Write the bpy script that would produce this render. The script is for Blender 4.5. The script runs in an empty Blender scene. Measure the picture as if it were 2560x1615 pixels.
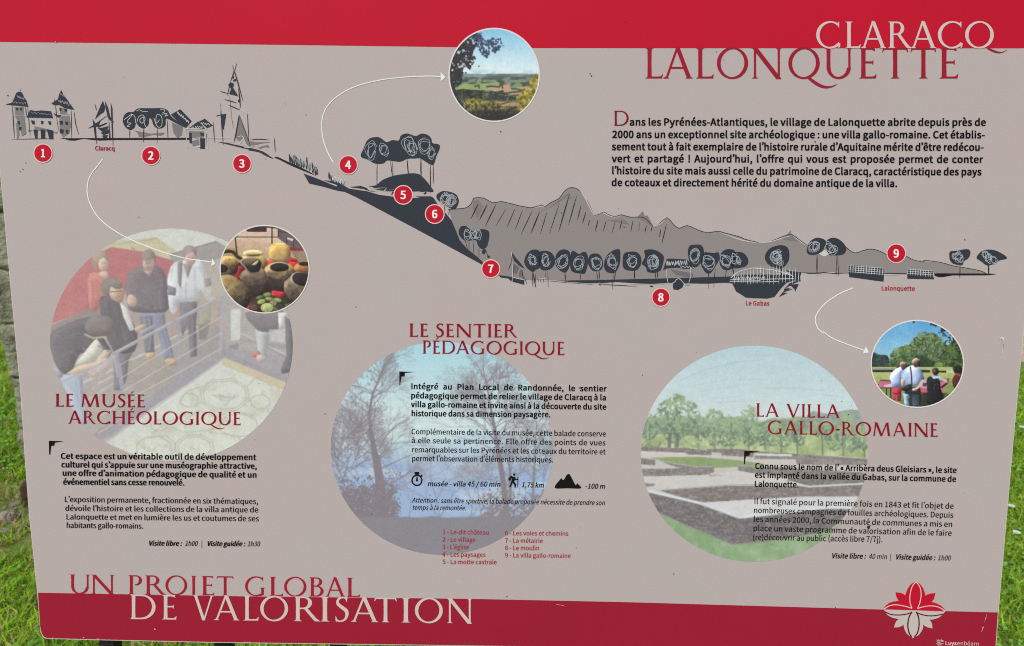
import bpy, math, random
import numpy as np
from mathutils import Vector, Matrix
from mathutils.geometry import tessellate_polygon

R = math.radians
S = bpy.context.scene
COL = S.collection
random.seed(7)
rng = np.random.default_rng(7)

# ------------------------------------------------------------------ camera
FPX = 1849.0                       # focal length in pixels of the 2560 px wide photograph
PITCH, ROLL = R(16.0), R(0.45)
CAM = Vector((0, 0, 1.5))
F_ = Vector((0, math.cos(PITCH), -math.sin(PITCH)))
r0, u0 = Vector((1, 0, 0)), Vector((0, math.sin(PITCH), math.cos(PITCH)))
CR = r0 * math.cos(ROLL) + u0 * math.sin(ROLL)
CU = -r0 * math.sin(ROLL) + u0 * math.cos(ROLL)
cam_d = bpy.data.cameras.new('camera')
cam_d.sensor_fit = 'HORIZONTAL'; cam_d.sensor_width = 36.0; cam_d.lens = FPX * 36 / 2560
cam_d.clip_start = 0.02; cam_d.clip_end = 600
cam = bpy.data.objects.new('camera', cam_d); COL.objects.link(cam)
cm = Matrix((CR, CU, -F_)).transposed().to_4x4(); cm.translation = CAM
cam.matrix_world = cm
S.camera = cam
cam_d.dof.use_dof = True; cam_d.dof.focus_distance = 0.89; cam_d.dof.aperture_fstop = 8.0

# ------------------------------------------------------------------ light: bright overcast
SUN_EL, SUN_AZ = R(52), R(205)     # azimuth from +Y clockwise: behind the camera, a little to the left
w = bpy.data.worlds.new('World'); S.world = w; w.use_nodes = True
nt = w.node_tree; bg = nt.nodes['Background']
sky = nt.nodes.new('ShaderNodeTexSky'); sky.sky_type = 'NISHITA'; sky.sun_disc = False
sky.sun_elevation = SUN_EL; sky.sun_rotation = SUN_AZ; sky.air_density = 1.3; sky.dust_density = 4.0; sky.ozone_density = 1.0
nt.links.new(sky.outputs[0], bg.inputs[0]); bg.inputs[1].default_value = 0.10
sd = bpy.data.lights.new('sun', 'SUN'); sd.energy = 1.5; sd.angle = R(24); sd.color = (1.0, 0.985, 0.97)
so = bpy.data.objects.new('sun', sd); COL.objects.link(so)
sdir = Vector((math.sin(SUN_AZ) * math.cos(SUN_EL), math.cos(SUN_AZ) * math.cos(SUN_EL), math.sin(SUN_EL)))
so.rotation_euler = sdir.to_track_quat('Z', 'Y').to_euler(); so.location = (0, 0, 20)
vs = S.view_settings
vs.view_transform = 'Standard'; vs.look = 'None'; vs.gamma = 1; vs.use_curve_mapping = False
vs.exposure = 0.78
S.cycles.use_denoising = False; S.cycles.pixel_filter_type = 'BLACKMAN_HARRIS'; S.cycles.filter_width = 1.05
S.cycles.max_bounces = 6; S.cycles.caustics_reflective = False; S.cycles.caustics_refractive = False

# ------------------------------------------------------------------ helpers
def lin(c):
    c = np.asarray(c, float) / 255.0
    return np.where(c <= 0.04045, c / 12.92, ((c + 0.055) / 1.055) ** 2.4)
INK = 1.34                          # brightest paper white against the light the panel receives
def ink(c): return np.clip(lin(c) / INK, 0.002, 0.9)

def bsdf(m): return m.node_tree.nodes['Principled BSDF']
MATS = {}
def print_mat(rgb, rough=0.5, grain=0.05, gscale=900):
    """ink of one colour on the laminated board, with a fine print grain"""
    key = (tuple(rgb), rough, grain)
    if key in MATS: return MATS[key]
    m = bpy.data.materials.new('printed_ink'); m.use_nodes = True
    t = m.node_tree; b = bsdf(m)
    b.inputs['Roughness'].default_value = rough
    b.inputs['Specular IOR Level'].default_value = 0.06
    tc = t.nodes.new('ShaderNodeTexCoord'); n = t.nodes.new('ShaderNodeTexNoise'); n.inputs['Scale'].default_value = gscale
    n.inputs['Detail'].default_value = 2
    n2 = t.nodes.new('ShaderNodeTexNoise'); n2.inputs['Scale'].default_value = 9; n2.inputs['Detail'].default_value = 3
    t.links.new(tc.outputs['Object'], n.inputs['Vector']); t.links.new(tc.outputs['Object'], n2.inputs['Vector'])
    c = Vector(ink(rgb))
    def mixer(fac_socket, ca, cb, prev=None):
        mx = t.nodes.new('ShaderNodeMix'); mx.data_type = 'RGBA'
        t.links.new(fac_socket, mx.inputs['Factor'])
        mx.inputs[6].default_value = (*ca, 1); mx.inputs[7].default_value = (*cb, 1)
        return mx
    a = mixer(n.outputs['Fac'], c * (1 - grain * 2), c * (1 + grain * 2))
    warm = mixer(n2.outputs['Fac'], (1.045, 0.975, 0.985), (0.965, 1.02, 1.015))
    mul = t.nodes.new('ShaderNodeMix'); mul.data_type = 'RGBA'; mul.blend_type = 'MULTIPLY'; mul.inputs['Factor'].default_value = 1
    t.links.new(a.outputs[2], mul.inputs[6]); t.links.new(warm.outputs[2], mul.inputs[7])
    t.links.new(mul.outputs[2], b.inputs['Base Color'])
    MATS[key] = m
    return m
def attr_mat(name, rough=0.5, spec=0.08, transl=0.0):
    m = bpy.data.materials.new(name); m.use_nodes = True
    t = m.node_tree; b = bsdf(m)
    a = t.nodes.new('ShaderNodeAttribute'); a.attribute_name = 'tint'
    t.links.new(a.outputs['Color'], b.inputs['Base Color'])
    b.inputs['Roughness'].default_value = rough; b.inputs['Specular IOR Level'].default_value = spec
    if transl:
        tr = t.nodes.new('ShaderNodeBsdfTranslucent'); mx = t.nodes.new('ShaderNodeMixShader'); mx.inputs[0].default_value = transl
        t.links.new(a.outputs['Color'], tr.inputs[0]); t.links.new(b.outputs[0], mx.inputs[1]); t.links.new(tr.outputs[0], mx.inputs[2])
        t.links.new(mx.outputs[0], t.nodes['Material Output'].inputs[0])
    return m
def noise_mat(name, cols, scale, rough=0.9, bump=0.0, detail=6, bscale=None):
    m = bpy.data.materials.new(name); m.use_nodes = True
    t = m.node_tree; b = bsdf(m); b.inputs['Roughness'].default_value = rough; b.inputs['Specular IOR Level'].default_value = 0.2
    tc = t.nodes.new('ShaderNodeTexCoord'); n = t.nodes.new('ShaderNodeTexNoise'); n.inputs['Scale'].default_value = scale; n.inputs['Detail'].default_value = detail
    n.inputs['Roughness'].default_value = 0.65
    t.links.new(tc.outputs['Object'], n.inputs['Vector'])
    r = t.nodes.new('ShaderNodeValToRGB'); t.links.new(n.outputs['Fac'], r.inputs[0])
    e = r.color_ramp.elements
    while len(e) < len(cols): e.new(0.5)
    for k, (p, c) in enumerate(cols): e[k].position = p; e[k].color = (*c, 1)
    t.links.new(r.outputs[0], b.inputs['Base Color'])
    if bump:
        bp = t.nodes.new('ShaderNodeBump'); bp.inputs['Strength'].default_value = bump; bp.inputs['Distance'].default_value = 0.02
        n3 = t.nodes.new('ShaderNodeTexNoise'); n3.inputs['Scale'].default_value = bscale or scale * 3; n3.inputs['Detail'].default_value = 6
        t.links.new(tc.outputs['Object'], n3.inputs['Vector']); t.links.new(n3.outputs['Fac'], bp.inputs['Height']); t.links.new(bp.outputs[0], b.inputs['Normal'])
    return m

def link(name, me, mat=None, parent=None):
    o = bpy.data.objects.new(name, me); COL.objects.link(o)
    if mat: me.materials.append(mat)
    if parent: o.parent = parent
    return o
def tag(o, label=None, cat=None, group=None, kind=None):
    for k, v in (('label', label), ('category', cat), ('group', group), ('kind', kind)):
        if v: o[k] = v
    return o
def quick_mesh(name, V, faces):
    me = bpy.data.meshes.new(name); me.from_pydata([tuple(v) for v in V], [], faces); me.update(); return me
def np_mesh(name, V, loops, starts, tint=None):
    me = bpy.data.meshes.new(name)
    me.vertices.add(len(V)); me.vertices.foreach_set('co', np.asarray(V, np.float32).ravel())
    me.loops.add(len(loops)); me.loops.foreach_set('vertex_index', np.asarray(loops, np.int32))
    me.polygons.add(len(starts)); me.polygons.foreach_set('loop_start', np.asarray(starts, np.int32))
    me.update(calc_edges=True); me.validate()
    if tint is not None:
        a = me.color_attributes.new('tint', 'FLOAT_COLOR', 'POINT')
        a.data.foreach_set('color', np.concatenate([tint, np.ones((len(tint), 1))], 1).astype(np.float32).ravel())
    return me

# ------------------------------------------------------------------ the panel's plane in the world
def cam_vec(right, down, fwd): return (CR * right - CU * down + F_ * fwd).normalized()
PU = cam_vec(98470, 1310, -FPX)                # along the panel, to the right
PV = cam_vec(72, 14711, FPX)                   # down the panel
PV = (PV - PU * PV.dot(PU)).normalized()
PN = PU.cross(-PV).normalized()                # out of the panel, towards the reader
P0 = CAM + F_ * 0.89
def ray(px, py): return (CR * ((px - 1280) / FPX) - CU * ((py - 807.5) / FPX) + F_)
def ground(px, py, z=0.0):
    d = ray(px, py); return CAM + d * ((z - CAM.z) / d.z)
def on_panel(px, py):
    d = ray(px, py); return CAM + d * ((P0 - CAM).dot(PN) / d.dot(PN))
mid = on_panel(1297, 1620)
down_to_ground = mid.z / -PV.z
BASE = mid + PV * down_to_ground               # where the panel's plane meets the ground
ROT = Matrix((PU, -PV, PN))                    # world -> panel axes
panel = bpy.data.objects.new('information_panel', None); COL.objects.link(panel)
pm = ROT.transposed().to_4x4(); pm.translation = BASE; panel.matrix_world = pm
tag(panel, None, 'information board')
panel['label'] = 'tilted red and beige information board in French with round photos, on black legs'
nP = np.array(PN); cP = np.array(CAM); oP = np.array(BASE); rotP = np.array(ROT)
DD = float((P0 - CAM).dot(PN))
def B(P):
    """positions on the printed sheet (photo pixels) -> metres on the panel"""
    P = np.asarray(P, float).reshape(-1, 2)
    d = np.outer((P[:, 0] - 1280) / FPX, np.array(CR)) - np.outer((P[:, 1] - 807.5) / FPX, np.array(CU)) + np.array(F_)
    X = cP + d * (DD / (d @ nP))[:, None]
    return ((X - oP) @ rotP.T)[:, :2]
LAYER = 0.00010

class Flat:
    """flat printed shapes of one colour that make one part"""
    def __init__(s): s.V = []; s.F = []; s.k = 0
    def tris(s, pts, tris):
        o = len(s.V); z = 4e-6 * (s.k % 16); s.k += 1
        for (x, y) in B(pts): s.V.append((x, y, z))
        s.F += [tuple(o + i for i in t) for t in tris]
    def poly(s, pts):
        pts = [tuple(p) for p in pts]
        t = tessellate_polygon([[Vector((p[0], p[1], 0)) for p in pts]])
        s.tris(pts, t); return s
    def blob(s, pts, n=6): return s.poly(smooth(pts, n))
    def ell(s, cx, cy, rx, ry, n=40, rot=0):
        a = np.arange(n) * 2 * math.pi / n
        x, y = rx * np.cos(a), ry * np.sin(a)
        return s.poly(np.stack([cx + x * math.cos(rot) - y * math.sin(rot), cy + x * math.sin(rot) + y * math.cos(rot)], 1))
    def ring(s, cx, cy, rx, ry, w, n=64):
        a = np.arange(n) * 2 * math.pi / n
        o = np.stack([cx + rx * np.cos(a), cy + ry * np.sin(a)], 1); i = np.stack([cx + (rx - w) * np.cos(a), cy + (ry - w) * np.sin(a)], 1)
        s.tris(np.concatenate([o, i]), [(k, (k + 1) % n, n + (k + 1) % n, n + k) for k in range(n)]); return s
    def line(s, pts, w, taper=None, sm=0):
        p = np.asarray(smooth_open(pts, sm) if sm else pts, float)
        d = np.gradient(p, axis=0); d /= np.maximum(np.linalg.norm(d, axis=1), 1e-6)[:, None]
        nrm = np.stack([-d[:, 1], d[:, 0]], 1)
        n = len(p); ws = np.full(n, w / 2.0)
        if taper == 'both': ws = w / 2 * (0.18 + 0.82 * np.sin(np.linspace(0.05, math.pi - 0.05, n)) ** 0.8)
        if taper == 'end': ws = w / 2 * np.linspace(1, 0.15, n)
        q = np.concatenate([p + nrm * ws[:, None], p - nrm * ws[:, None]])
        s.tris(q, [(k, k + 1, n + k + 1, n + k) for k in range(n - 1)]); return s
    def stroke(s, a, b, w, bend=0.0):
        """one tapered brush stroke"""
        a = np.array(a, float); b = np.array(b, float); t = np.linspace(0, 1, 7)[:, None]
        nn = np.array([-(b - a)[1], (b - a)[0]])
        return s.line(a + (b - a) * t + nn * bend * (t * (1 - t)), w, 'both')
    def build(s, name, rgb, layer, parent=None, rough=0.5, grain=0.03, label=None):
        me = quick_mesh(name, [(x, y, z + layer * LAYER) for x, y, z in s.V], s.F)
        # all faces look out of the panel
        if len(me.polygons):
            flip = [p.index for p in me.polygons if p.normal.z < 0]
            if flip:
                for i in flip: me.polygons[i].flip()
        o = link(name, me, print_mat(rgb, rough, grain), parent or panel)
        if label: o['label'] = label
        return o
def smooth(pts, n=6):
    p = np.asarray(pts, float); m = len(p); out = []
    for i in range(m):
        a, b, c, d = p[i - 1], p[i], p[(i + 1) % m], p[(i + 2) % m]
        for j in range(n):
            t = j / n
            out.append(0.5 * (2 * b + (c - a) * t + (2 * a - 5 * b + 4 * c - d) * t * t + (3 * b - a - 3 * c + d) * t ** 3))
    return out
def smooth_open(pts, n=6):
    p = np.asarray(pts, float); p = np.vstack([2 * p[0] - p[1], p, 2 * p[-1] - p[-2]]); out = []
    for i in range(1, len(p) - 2):
        a, b, c, d = p[i - 1], p[i], p[i + 1], p[i + 2]
        for j in range(n):
            t = j / n
            out.append(0.5 * (2 * b + (c - a) * t + (2 * a - 5 * b + 4 * c - d) * t * t + (3 * b - a - 3 * c + d) * t ** 3))
    out.append(p[-2]); return np.array(out)
class Z:
    """reads a list of numbers measured in an enlarged crop back into photo pixels"""
    def __init__(s, ox, oy, k): s.o = (ox, oy); s.k = k
    def __call__(s, txt):
        v = [float(x) for x in txt.split()] if isinstance(txt, str) else list(txt)
        return [(s.o[0] + v[i] * s.k, s.o[1] + v[i + 1] * s.k) for i in range(0, len(v), 2)]
K = 700 / 2408
z1, z2, z3, z4 = Z(0, 0, K), Z(600, 0, K), Z(1200, 0, K), Z(1860, 0, K)
z5, z6, z7, z8 = Z(0, 400, K), Z(600, 400, K), Z(1200, 400, K), Z(1860, 400, K)

BEIGE = (177, 167, 167); RED = (184, 21, 47); DRED = (148, 31, 51); TITLE = (150, 28, 50)
SLATE = (52, 56, 66); GREY = (138, 132, 133); MIDGREY = (110, 106, 109); PALE = (206, 211, 213); BLACK = (17, 15, 17); PAPER = (200, 186, 183)

# ------------------------------------------------------------------ the ground, path and wall behind
grass_ground = noise_mat('lawn_soil', [(0.3, (0.06, 0.10, 0.018)), (0.5, (0.10, 0.16, 0.03)), (0.7, (0.15, 0.14, 0.05))], 7, bump=0.6)
gm = quick_mesh('ground', [(-250, -60, 0), (250, -60, 0), (250, 400, 0), (-250, 400, 0)], [(0, 1, 2, 3)])
tag(link('ground', gm, grass_ground), kind='structure')
sand = noise_mat('sandy_gravel', [(0.3, (0.26, 0.20, 0.13)), (0.55, (0.38, 0.31, 0.21)), (0.75, (0.46, 0.40, 0.30))], 30, bump=0.5)
pv = []
for i in range(41):
    x = 0.6 + i * 0.3
    pv.append((x, 4.30 + 0.06 * math.sin(i * 1.3) + random.uniform(-.03, .03) + 0.02 * i, 0.004)); pv.append((x, 5.3 + 0.07 * math.sin(i * 0.9) + 0.05 * i, 0.004))
pme = quick_mesh('path', pv, [(2 * i, 2 * i + 2, 2 * i + 3, 2 * i + 1) for i in range(40)])
tag(link('path', pme, sand), kind='structure')

# rough mossy wall, its left corner showing past the panel
wc = ground(66, 1203)
def value_noise3(P, seed=0):
    P = np.asarray(P); I = np.floor(P).astype(np.int64); f = P - I; f = f * f * (3 - 2 * f)
    def h(i, j, k):
        n = (i * 73856093) ^ (j * 19349663) ^ (k * 83492791) ^ (seed * 2654435761)
        n = (n ^ (n >> 13)) * 1274126177 & 0x7fffffff
        return ((n ^ (n >> 16)) & 0xffff) / 65535.0
    r = 0
    for a in (0, 1):
        for b in (0, 1):
            for c in (0, 1):
                wgt = (f[:, 0] if a else 1 - f[:, 0]) * (f[:, 1] if b else 1 - f[:, 1]) * (f[:, 2] if c else 1 - f[:, 2])
                r = r + wgt * h(I[:, 0] + a, I[:, 1] + b, I[:, 2] + c)
    return r
def stone_block(name, x0, x1, y0, y1, z0, z1, step, amp, round_=0.03, parent=None, mat=None, seed=1):
    """a rough boulder-like block: a finely divided box whose faces are pushed about by noise"""
    nx, ny, nz = (max(2, int((b - a) / step)) for a, b in ((x0, x1), (y0, y1), (z0, z1)))
    V = {}; L = []; Fc = []
    def vid(i, j, k):
        if (i, j, k) not in V: V[(i, j, k)] = len(L); L.append((x0 + (x1 - x0) * i / nx, y0 + (y1 - y0) * j / ny, z0 + (z1 - z0) * k / nz))
        return V[(i, j, k)]
    for i in range(nx):
        for k in range(nz):
            Fc.append((vid(i, 0, k), vid(i + 1, 0, k), vid(i + 1, 0, k + 1), vid(i, 0, k + 1)))
            Fc.append((vid(i, ny, k), vid(i, ny, k + 1), vid(i + 1, ny, k + 1), vid(i + 1, ny, k)))
    for j in range(ny):
        for k in range(nz):
            Fc.append((vid(0, j, k), vid(0, j, k + 1), vid(0, j + 1, k + 1), vid(0, j + 1, k)))
            Fc.append((vid(nx, j, k), vid(nx, j + 1, k), vid(nx, j + 1, k + 1), vid(nx, j, k + 1)))
    for i in range(nx):
        for j in range(ny):
            Fc.append((vid(i, j, nz), vid(i + 1, j, nz), vid(i + 1, j + 1, nz), vid(i, j + 1, nz)))
            Fc.append((vid(i, j, 0), vid(i, j + 1, 0), vid(i + 1, j + 1, 0), vid(i + 1, j, 0)))
    P = np.array(L); c = np.array([(x0 + x1) / 2, (y0 + y1) / 2, (z0 + z1) / 2]); h = np.array([x1 - x0, y1 - y0, z1 - z0]) / 2
    q = (P - c) / h; inner = np.clip(P, c - h + round_, c + h - round_); d = P - inner
    ln = np.linalg.norm(d, axis=1, keepdims=True); P = np.where(ln > 0, inner + d / np.maximum(ln, 1e-9) * round_, P)
    nrm = np.where(ln > 0, d / np.maximum(ln, 1e-9), 0)
    n = sum((value_noise3(P * s + 17 * seed, seed + k) - 0.5) * a for k, (s, a) in enumerate(((7, 1.0), (17, 0.6), (43, 0.3), (90, 0.15))))
    P = P + nrm * (n * amp)[:, None]
    me = quick_mesh(name, P, Fc)
    for p in me.polygons: p.use_smooth = True
    return link(name, me, mat, parent)
moss = noise_mat('mossy_stone', [(0.28, (0.028, 0.024, 0.018)), (0.40, (0.13, 0.135, 0.09)), (0.53, (0.20, 0.21, 0.15)), (0.66, (0.26, 0.26, 0.21)), (0.8, (0.16, 0.13, 0.09))], 9, bump=1.0, detail=10, bscale=45)
wall = bpy.data.objects.new('stone_wall', None); COL.objects.link(wall); wall.location = (wc.x, wc.y, 0)
tag(wall, 'rough mossy grey stone wall standing behind the board', 'wall')
wx = 0.0
for row in range(7):
    zz = row * 0.225; x = random.uniform(-.005, .005)
    k = 0
    while x < 0.95:
        wd = random.uniform(0.24, 0.42)
        if x + wd > 0.9: wd = 1.0 - x
        stone_block('wall_block', x, x + wd - 0.0015, random.uniform(-.006, .006), 0.42, zz - (0.05 if row == 0 else 0), zz + 0.2245, 0.018, 0.030, 0.010, wall, moss, seed=row * 9 + k)
        x += wd; k += 1

# ------------------------------------------------------------------ the board
left = [(-44, -60), (0, 430), (14.5, 589), (26, 717), (50, 969), (63, 1162), (73, 1292), (93, 1482), (100, 1568)]
corner = [(101.5, 1580), (105, 1589), (110, 1594.5), (118, 1597)]
bottom = [(232.6, 1600), (519, 1606.5), (815, 1610.5), (1050, 1613.5), (1700, 1623), (2300, 1633)]
cornr = [(2478, 1636), (2485, 1634), (2488.5, 1629), (2490, 1622)]
right = [(2496.5, 1530), (2534, 1100), (2559, 834), (2640, -60)]
outline = left + corner + bottom + cornr + right
def slab(name, outline, z0, z1, parent, mat):
    q = B(outline); n = len(q)
    V = [(x, y, z1) for x, y in q] + [(x, y, z0) for x, y in q]
    t = tessellate_polygon([[Vector((x, y, 0)) for x, y in q]])
    me = bpy.data.meshes.new(name)
    F = []
    for a, b, c in t:
        A, Bq, Cq = q[a], q[b], q[c]
        up = (Bq[0] - A[0]) * (Cq[1] - A[1]) - (Bq[1] - A[1]) * (Cq[0] - A[0]) > 0
        F.append((a, b, c) if up else (c, b, a)); F.append((n + c, n + b, n + a) if up else (n + a, n + b, n + c))
    area = sum(q[i][0] * q[(i + 1) % n][1] - q[(i + 1) % n][0] * q[i][1] for i in range(n))
    for i in range(n):
        j = (i + 1) % n
        F.append((i, n + i, n + j, j) if area > 0 else (j, n + j, n + i, i))
    me.from_pydata(V, [], F); me.update()
    return link(name, me, mat, parent)
steel = noise_mat('black_painted_steel', [(0.35, (0.009, 0.009, 0.010)), (0.65, (0.018, 0.018, 0.019))], 25, rough=0.5, bump=0.05)
edge_mat = bpy.data.materials.new('pale_laminate_edge'); edge_mat.use_nodes = True
bsdf(edge_mat).inputs['Base Color'].default_value = (0.40, 0.37, 0.33, 1); bsdf(edge_mat).inputs['Roughness'].default_value = 0.55
board = slab('board', outline, -0.006, 0.0, panel, edge_mat)
back = [(x - 2.6, y) for x, y in left[:-1]] + [(99, 1560), (104, 1580), (122, 1593)] + [(x, y - 2.5) for x, y in bottom] + [(2478, 1630), (2491, 1612)] + [(x + 2.6, y) for x, y in right]
slab('backing_plate', back, -0.0115, -0.0061, panel, steel)
def inset(pts, d):
    p = np.asarray(pts, float); c = np.array([1290, 790]); out = []
    n = len(p)
    for i in range(n):
        a, b, cc = p[i - 1], p[i], p[(i + 1) % n]
        e1 = (b - a) / np.linalg.norm(b - a); e2 = (cc - b) / np.linalg.norm(cc - b)
        nn = np.array([-(e1 + e2)[1], (e1 + e2)[0]]); nn /= max(np.linalg.norm(nn), 1e-6)
        if np.dot(nn, c - b) < 0: nn = -nn
        out.append(b + nn * d)
    return [tuple(v) for v in out]
sheet_out = inset(outline, 1.6)
Flat().poly(sheet_out).build('printed_sheet', BEIGE, 1, board, 0.52, 0.028)
# red band across the top, with its gently bowed lower edge
hb = [(-60, 104.5), (0, 105), (340, 108.2), (690, 112), (1140, 118), (1340, 120.3), (1640, 120.6), (2560, 121), (2620, 121)]
Flat().poly([(-42, -58)] + [(max(-27.5, x), y) for x, y in hb[:1]] + hb[1:-1] + [(2622, 121), (2637, -58)]).build('header_band', RED, 2, label='bright red band across the top of the board')
def footer_y(x): return np.interp(x, [90, 300, 600, 1180, 1560, 2200, 2500], [1481.5, 1485.2, 1490.5, 1497, 1505, 1523.5, 1531])
fo = inset([p for p in outline if p[1] > 1490], 0)
fb = [(x, footer_y(x)) for x in (95, 300, 600, 1180, 1560, 1900, 2210, 2300, 2494.5)]
low = [(100.8, 1567)] + [(103.3, 1579), (106.6, 1587.5), (111.2, 1592.4), (118.5, 1595)] + [(x, y - 2) for x, y in bottom] + [(2477, 1634), (2483.4, 1632), (2486.6, 1628), (2488.2, 1621.5)]
Flat().poly(low + fb[::-1]).build('footer_band', DRED, 2, label='dark red band across the bottom of the board')

# black bar legs and cross rails behind
def box(name, x0, x1, y0, y1, z0, z1, parent, mat, bev=0.0):
    V = [(x, y, z) for x in (x0, x1) for y in (y0, y1) for z in (z0, z1)]
    me = quick_mesh(name, V, [(0, 1, 3, 2), (4, 6, 7, 5), (0, 4, 5, 1), (2, 3, 7, 6), (0, 2, 6, 4), (1, 5, 7, 3)])
    o = link(name, me, mat, parent)
    return o
H0 = float(B([(1297, 1620)])[0][1]); HT = float(B([(1297, 0)])[0][1])
for k in range(8):
    a = B([(232.5 + k * 292.5, 1601), (268.5 + k * 292.0, 1601)])
    xa, xb = a[0][0], a[1][0]
    box('leg', xa, xb, -0.03, HT - 0.10, -0.0325, -0.0125, panel, steel)
xl, xr = B([(150, 1500)])[0][0], B([(2440, 1500)])[0][0]
for yy in (H0 + 0.09, HT - 0.15):
    box('cross_rail', xl, xr, yy, yy + 0.03, -0.0440, -0.0326, panel, steel)

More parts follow.
